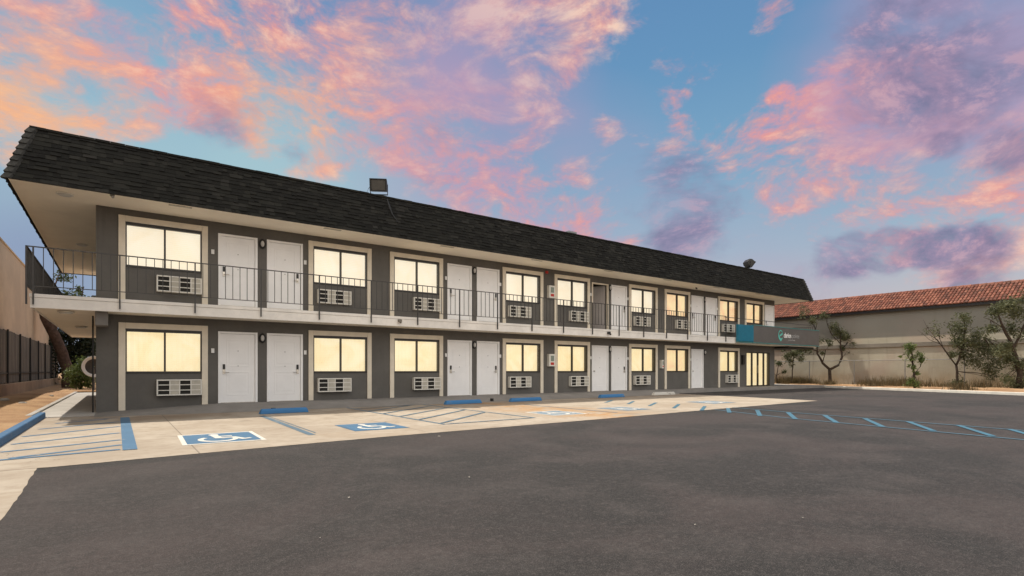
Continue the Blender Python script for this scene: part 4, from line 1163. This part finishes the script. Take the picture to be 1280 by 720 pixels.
# ------------------------------------------------------------------ sky
F_ = 680.0; HY = 463.0
FW = Vector((.5862,.8102,0)); RT = Vector((.8102,-.5862,0))
def dirpx(px, py):
    return (FW + RT*((px-640)/F_) + Vector((0,0,1))*((HY-py)/F_)).normalized()
world = bpy.data.worlds.new('World'); scn.world = world; world.use_nodes = True
t = NT(world.node_tree); bg = world.node_tree.nodes['Background']
tc = t.new('ShaderNodeTexCoord'); D = tc.outputs['Generated']
sx = t.new('ShaderNodeSeparateXYZ'); t.link(D, sx.inputs[0]); Z_ = sx.outputs[2]
sky = t.new('ShaderNodeTexSky', sky_type='NISHITA'); sky.sun_disc = False
SUNV = Vector((-1.5, 2.85, 6.7)).normalized()
sky.sun_elevation = math.asin(SUNV.z); sky.sun_rotation = math.atan2(SUNV.x, SUNV.y)
sep = [t.new('ShaderNodeCombineXYZ') for _ in range(3)]
for ax in range(3):
    for k in range(3): t.link(sx.outputs[ax], sep[ax].inputs[k])
def vm(op, *ins):
    n = t.new('ShaderNodeVectorMath', operation=op)
    for i, x in enumerate(ins):
        if hasattr(x, 'links'): t.link(x, n.inputs[i])
        else: n.inputs[i].default_value = x
    return n.outputs[0] if op != 'DOT_PRODUCT' else n.outputs['Value']
def blobsum(lst):
    """sum of soft round caps around given sky directions, three caps per vector operation"""
    acc = None
    lst = list(lst)
    while len(lst) % 3: lst.append((640, 5000, 30, 0))
    for i in range(0, len(lst), 3):
        rows = [[], [], []]; off = []
        for (px, py, r_, w_) in lst[i:i+3]:
            c = dirpx(px, py); q = (px-640)/F_; v = (HY-py)/F_
            ar = 1.25*r_/F_/math.sqrt(1+q*q+v*v)**1.35
            k = w_/(1-math.cos(ar)) if w_ else 0
            for ax in range(3): rows[ax].append(k*c[ax])
            off.append(w_-k if w_ else -1)
        x = vm('MULTIPLY_ADD', sep[0].outputs[0], tuple(rows[0]), tuple(off))
        x = vm('MULTIPLY_ADD', sep[1].outputs[0], tuple(rows[1]), x)
        x = vm('MULTIPLY_ADD', sep[2].outputs[0], tuple(rows[2]), x)
        x = vm('MAXIMUM', x, (0,0,0))
        acc = x if acc is None else vm('ADD', acc, x)
    return t.math('MINIMUM', vm('DOT_PRODUCT', acc, (1,1,1)), 1.0)
base = t.ramp(Z_, [(0,lin(208,190,182)),(.10,lin(196,188,192)),(.20,lin(156,184,202)),(.33,lin(112,168,200)),(.48,lin(76,144,190)),(.62,lin(58,128,182)),(1,lin(60,110,160))])
left_l = blobsum([(130,200,260,.55),(330,330,200,.5),(0,250,160,.5),(450,230,150,.45)])
base = t.mix(left_l, base, lin(160,200,208))
lowl = blobsum([(-20,330,170,.8),(100,370,110,.4)])
base = t.mix(lowl, base, lin(128,150,182))
skm = t.mix(1.0, sky.outputs[0], (.10,.10,.10,1), 'MULTIPLY')
base = t.mix(.12, base, skm)
mp = t.new('ShaderNodeMapping'); t.link(D, mp.inputs['Vector']); mp.inputs['Scale'].default_value = (1.0,1.0,1.9)
wn = t.new('ShaderNodeTexNoise'); wn.inputs['Scale'].default_value = 3.0; wn.inputs['Detail'].default_value = 2; t.link(mp.outputs[0], wn.inputs['Vector'])
wv = t.new('ShaderNodeVectorMath', operation='SCALE'); t.link(wn.outputs['Color'], wv.inputs[0]); wv.inputs['Scale'].default_value = .20
wa = t.new('ShaderNodeVectorMath', operation='ADD'); t.link(mp.outputs[0], wa.inputs[0]); t.link(wv.outputs[0], wa.inputs[1]); PW = wa.outputs[0]
nA = t.noise(PW, 6.5, 5, .60); nF = t.noise(PW, 24.0, 6, .66); nB = t.noise(PW, 3.2, 3, .55)
pink = blobsum([(30,30,130,.7),(70,110,110,.85),(20,170,70,.7),(150,150,60,.45),(210,50,120,.5),(330,100,110,.6),(400,70,150,.7),(440,130,90,.5),(375,180,60,.8),(560,50,150,.65),(640,50,110,.6),(690,20,80,.6),
     (690,105,45,.4),(680,165,40,.35),(540,170,75,.4),(150,130,60,.35),(210,140,40,.25),(655,262,80,1.0),(560,245,50,.5),(740,285,80,.9),(540,175,70,.5),
     (1050,175,110,.85),(990,215,90,.8),(1100,130,90,.5),(1180,190,130,.6),(968,8,34,.9),(833,108,30,.65),(760,155,24,.75),(850,140,24,.6),(845,170,24,.45),
     (975,117,16,.8),(1230,262,110,1.0),(1150,278,110,.8),(1130,215,80,.5),(895,60,70,.25),(1100,0,70,.4),(760,0,50,.6),(900,205,40,.4),(940,190,60,.35)])
s1 = t.math('ADD', t.math('MULTIPLY', nA, .85), t.math('MULTIPLY', nF, .45))
dens = t.math('ADD', s1, t.math('MULTIPLY', pink, .27))
aP = t.mr(dens, .76, 1.06, 0, .93)
pc = t.ramp(t.math('ADD', t.math('MULTIPLY', nF, .55), t.math('MULTIPLY', nB, .5)), [(.40,lin(186,144,178)),(.47,lin(222,148,160)),(.53,lin(241,152,140)),(.59,lin(249,178,156)),(.68,lin(254,212,186))])
orange = blobsum([(70,150,120,.85),(10,180,80,.7),(380,180,80,.55),(330,130,80,.45),(500,90,100,.3)])
pc = t.mix(t.math('MULTIPLY', orange, .75), pc, lin(255,186,118))
col = t.mix(aP, base, pc)
mauve = blobsum([(480,120,150,.25),(620,120,120,.4),(700,280,150,.5),(950,330,120,.35),(1080,90,110,.6),(1160,90,140,.9),(1250,110,90,.6),(560,0,140,.25),(540,180,100,.5)])
col = t.mix(t.math('MULTIPLY', mauve, t.mr(nB, .35, .65, .3, .8)), col, lin(176,150,184))
purp = blobsum([(1130,70,90,.45),(1235,125,110,.5),(1170,140,90,.25),(1150,60,120,.2),(1120,20,80,.4),(1260,60,60,.3),(845,235,75,.5),(870,275,70,.5),(820,270,50,.3),(1090,315,38,1.0),(1050,317,30,.9),(1125,312,34,1.0),(1165,310,30,.9),(1200,305,30,.9),(1240,302,30,.8),(1230,345,40,.8),(1180,350,30,.6),
     (1262,192,34,.8),(1180,185,20,.6),(275,147,46,.7),(235,100,24,.5),(340,120,34,.45),(545,175,60,.5),(370,195,26,.7),(1020,350,50,.6),(60,50,45,.4),(865,310,40,.45)])
nC = t.noise(PW, 8.0, 5, .6)
dp = t.math('ADD', t.math('ADD', t.math('MULTIPLY', nC, .8), t.math('MULTIPLY', nF, .25)), t.math('MULTIPLY', purp, .36))
aQ = t.mr(dp, .62, 1.0, 0, .85)
qc = t.ramp(nF, [(.38,lin(104,104,142)),(.52,lin(136,124,160)),(.64,lin(182,150,174))])
col = t.mix(aQ, col, qc)
col = t.mix(.10, col, lin(206,194,204))
# below the horizon: plain dim ground tone
col = t.mix(t.mr(Z_, -.01, -.06), col, (.16,.13,.10,1))
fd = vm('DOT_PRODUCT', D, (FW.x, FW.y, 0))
# bright warm fill glow added to the unseen sky behind the camera and overhead
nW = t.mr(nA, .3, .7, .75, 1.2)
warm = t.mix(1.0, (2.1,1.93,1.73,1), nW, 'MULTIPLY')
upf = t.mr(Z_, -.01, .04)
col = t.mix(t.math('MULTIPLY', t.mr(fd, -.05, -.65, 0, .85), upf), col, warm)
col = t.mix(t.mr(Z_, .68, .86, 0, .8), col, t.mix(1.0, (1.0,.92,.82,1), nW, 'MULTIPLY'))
world.cycles.sampling_method = 'MANUAL'; world.cycles.sample_map_resolution = 512
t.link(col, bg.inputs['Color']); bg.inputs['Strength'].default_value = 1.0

# ------------------------------------------------------------------ sun and camera
sd = bpy.data.lights.new('sun', 'SUN'); sd.energy = 4.2; sd.angle = R(.6); sd.color = (1.0,.91,.78)
so_ = bpy.data.objects.new('sun', sd); COL.objects.link(so_)
so_.rotation_euler = SUNV.to_track_quat('Z', 'Y').to_euler()
cam = bpy.data.cameras.new('camera'); co = bpy.data.objects.new('camera', cam); COL.objects.link(co)
cam.sensor_width = 36; cam.lens = 36*680/1280; cam.shift_y = 103/1280; cam.clip_end = 2000
co.location = (0,0,1.1); co.rotation_euler = (R(90),0,-math.atan2(.5862,.8102))
scn.camera = co
for o in bpy.data.objects:
    if '_o' in o: del o['_o']
scn.view_settings.view_transform = 'Standard'; scn.view_settings.look = 'None'; scn.view_settings.exposure = 0
scn.render.engine = 'CYCLES'
scn.cycles.max_bounces = 8; scn.cycles.transparent_max_bounces = 12
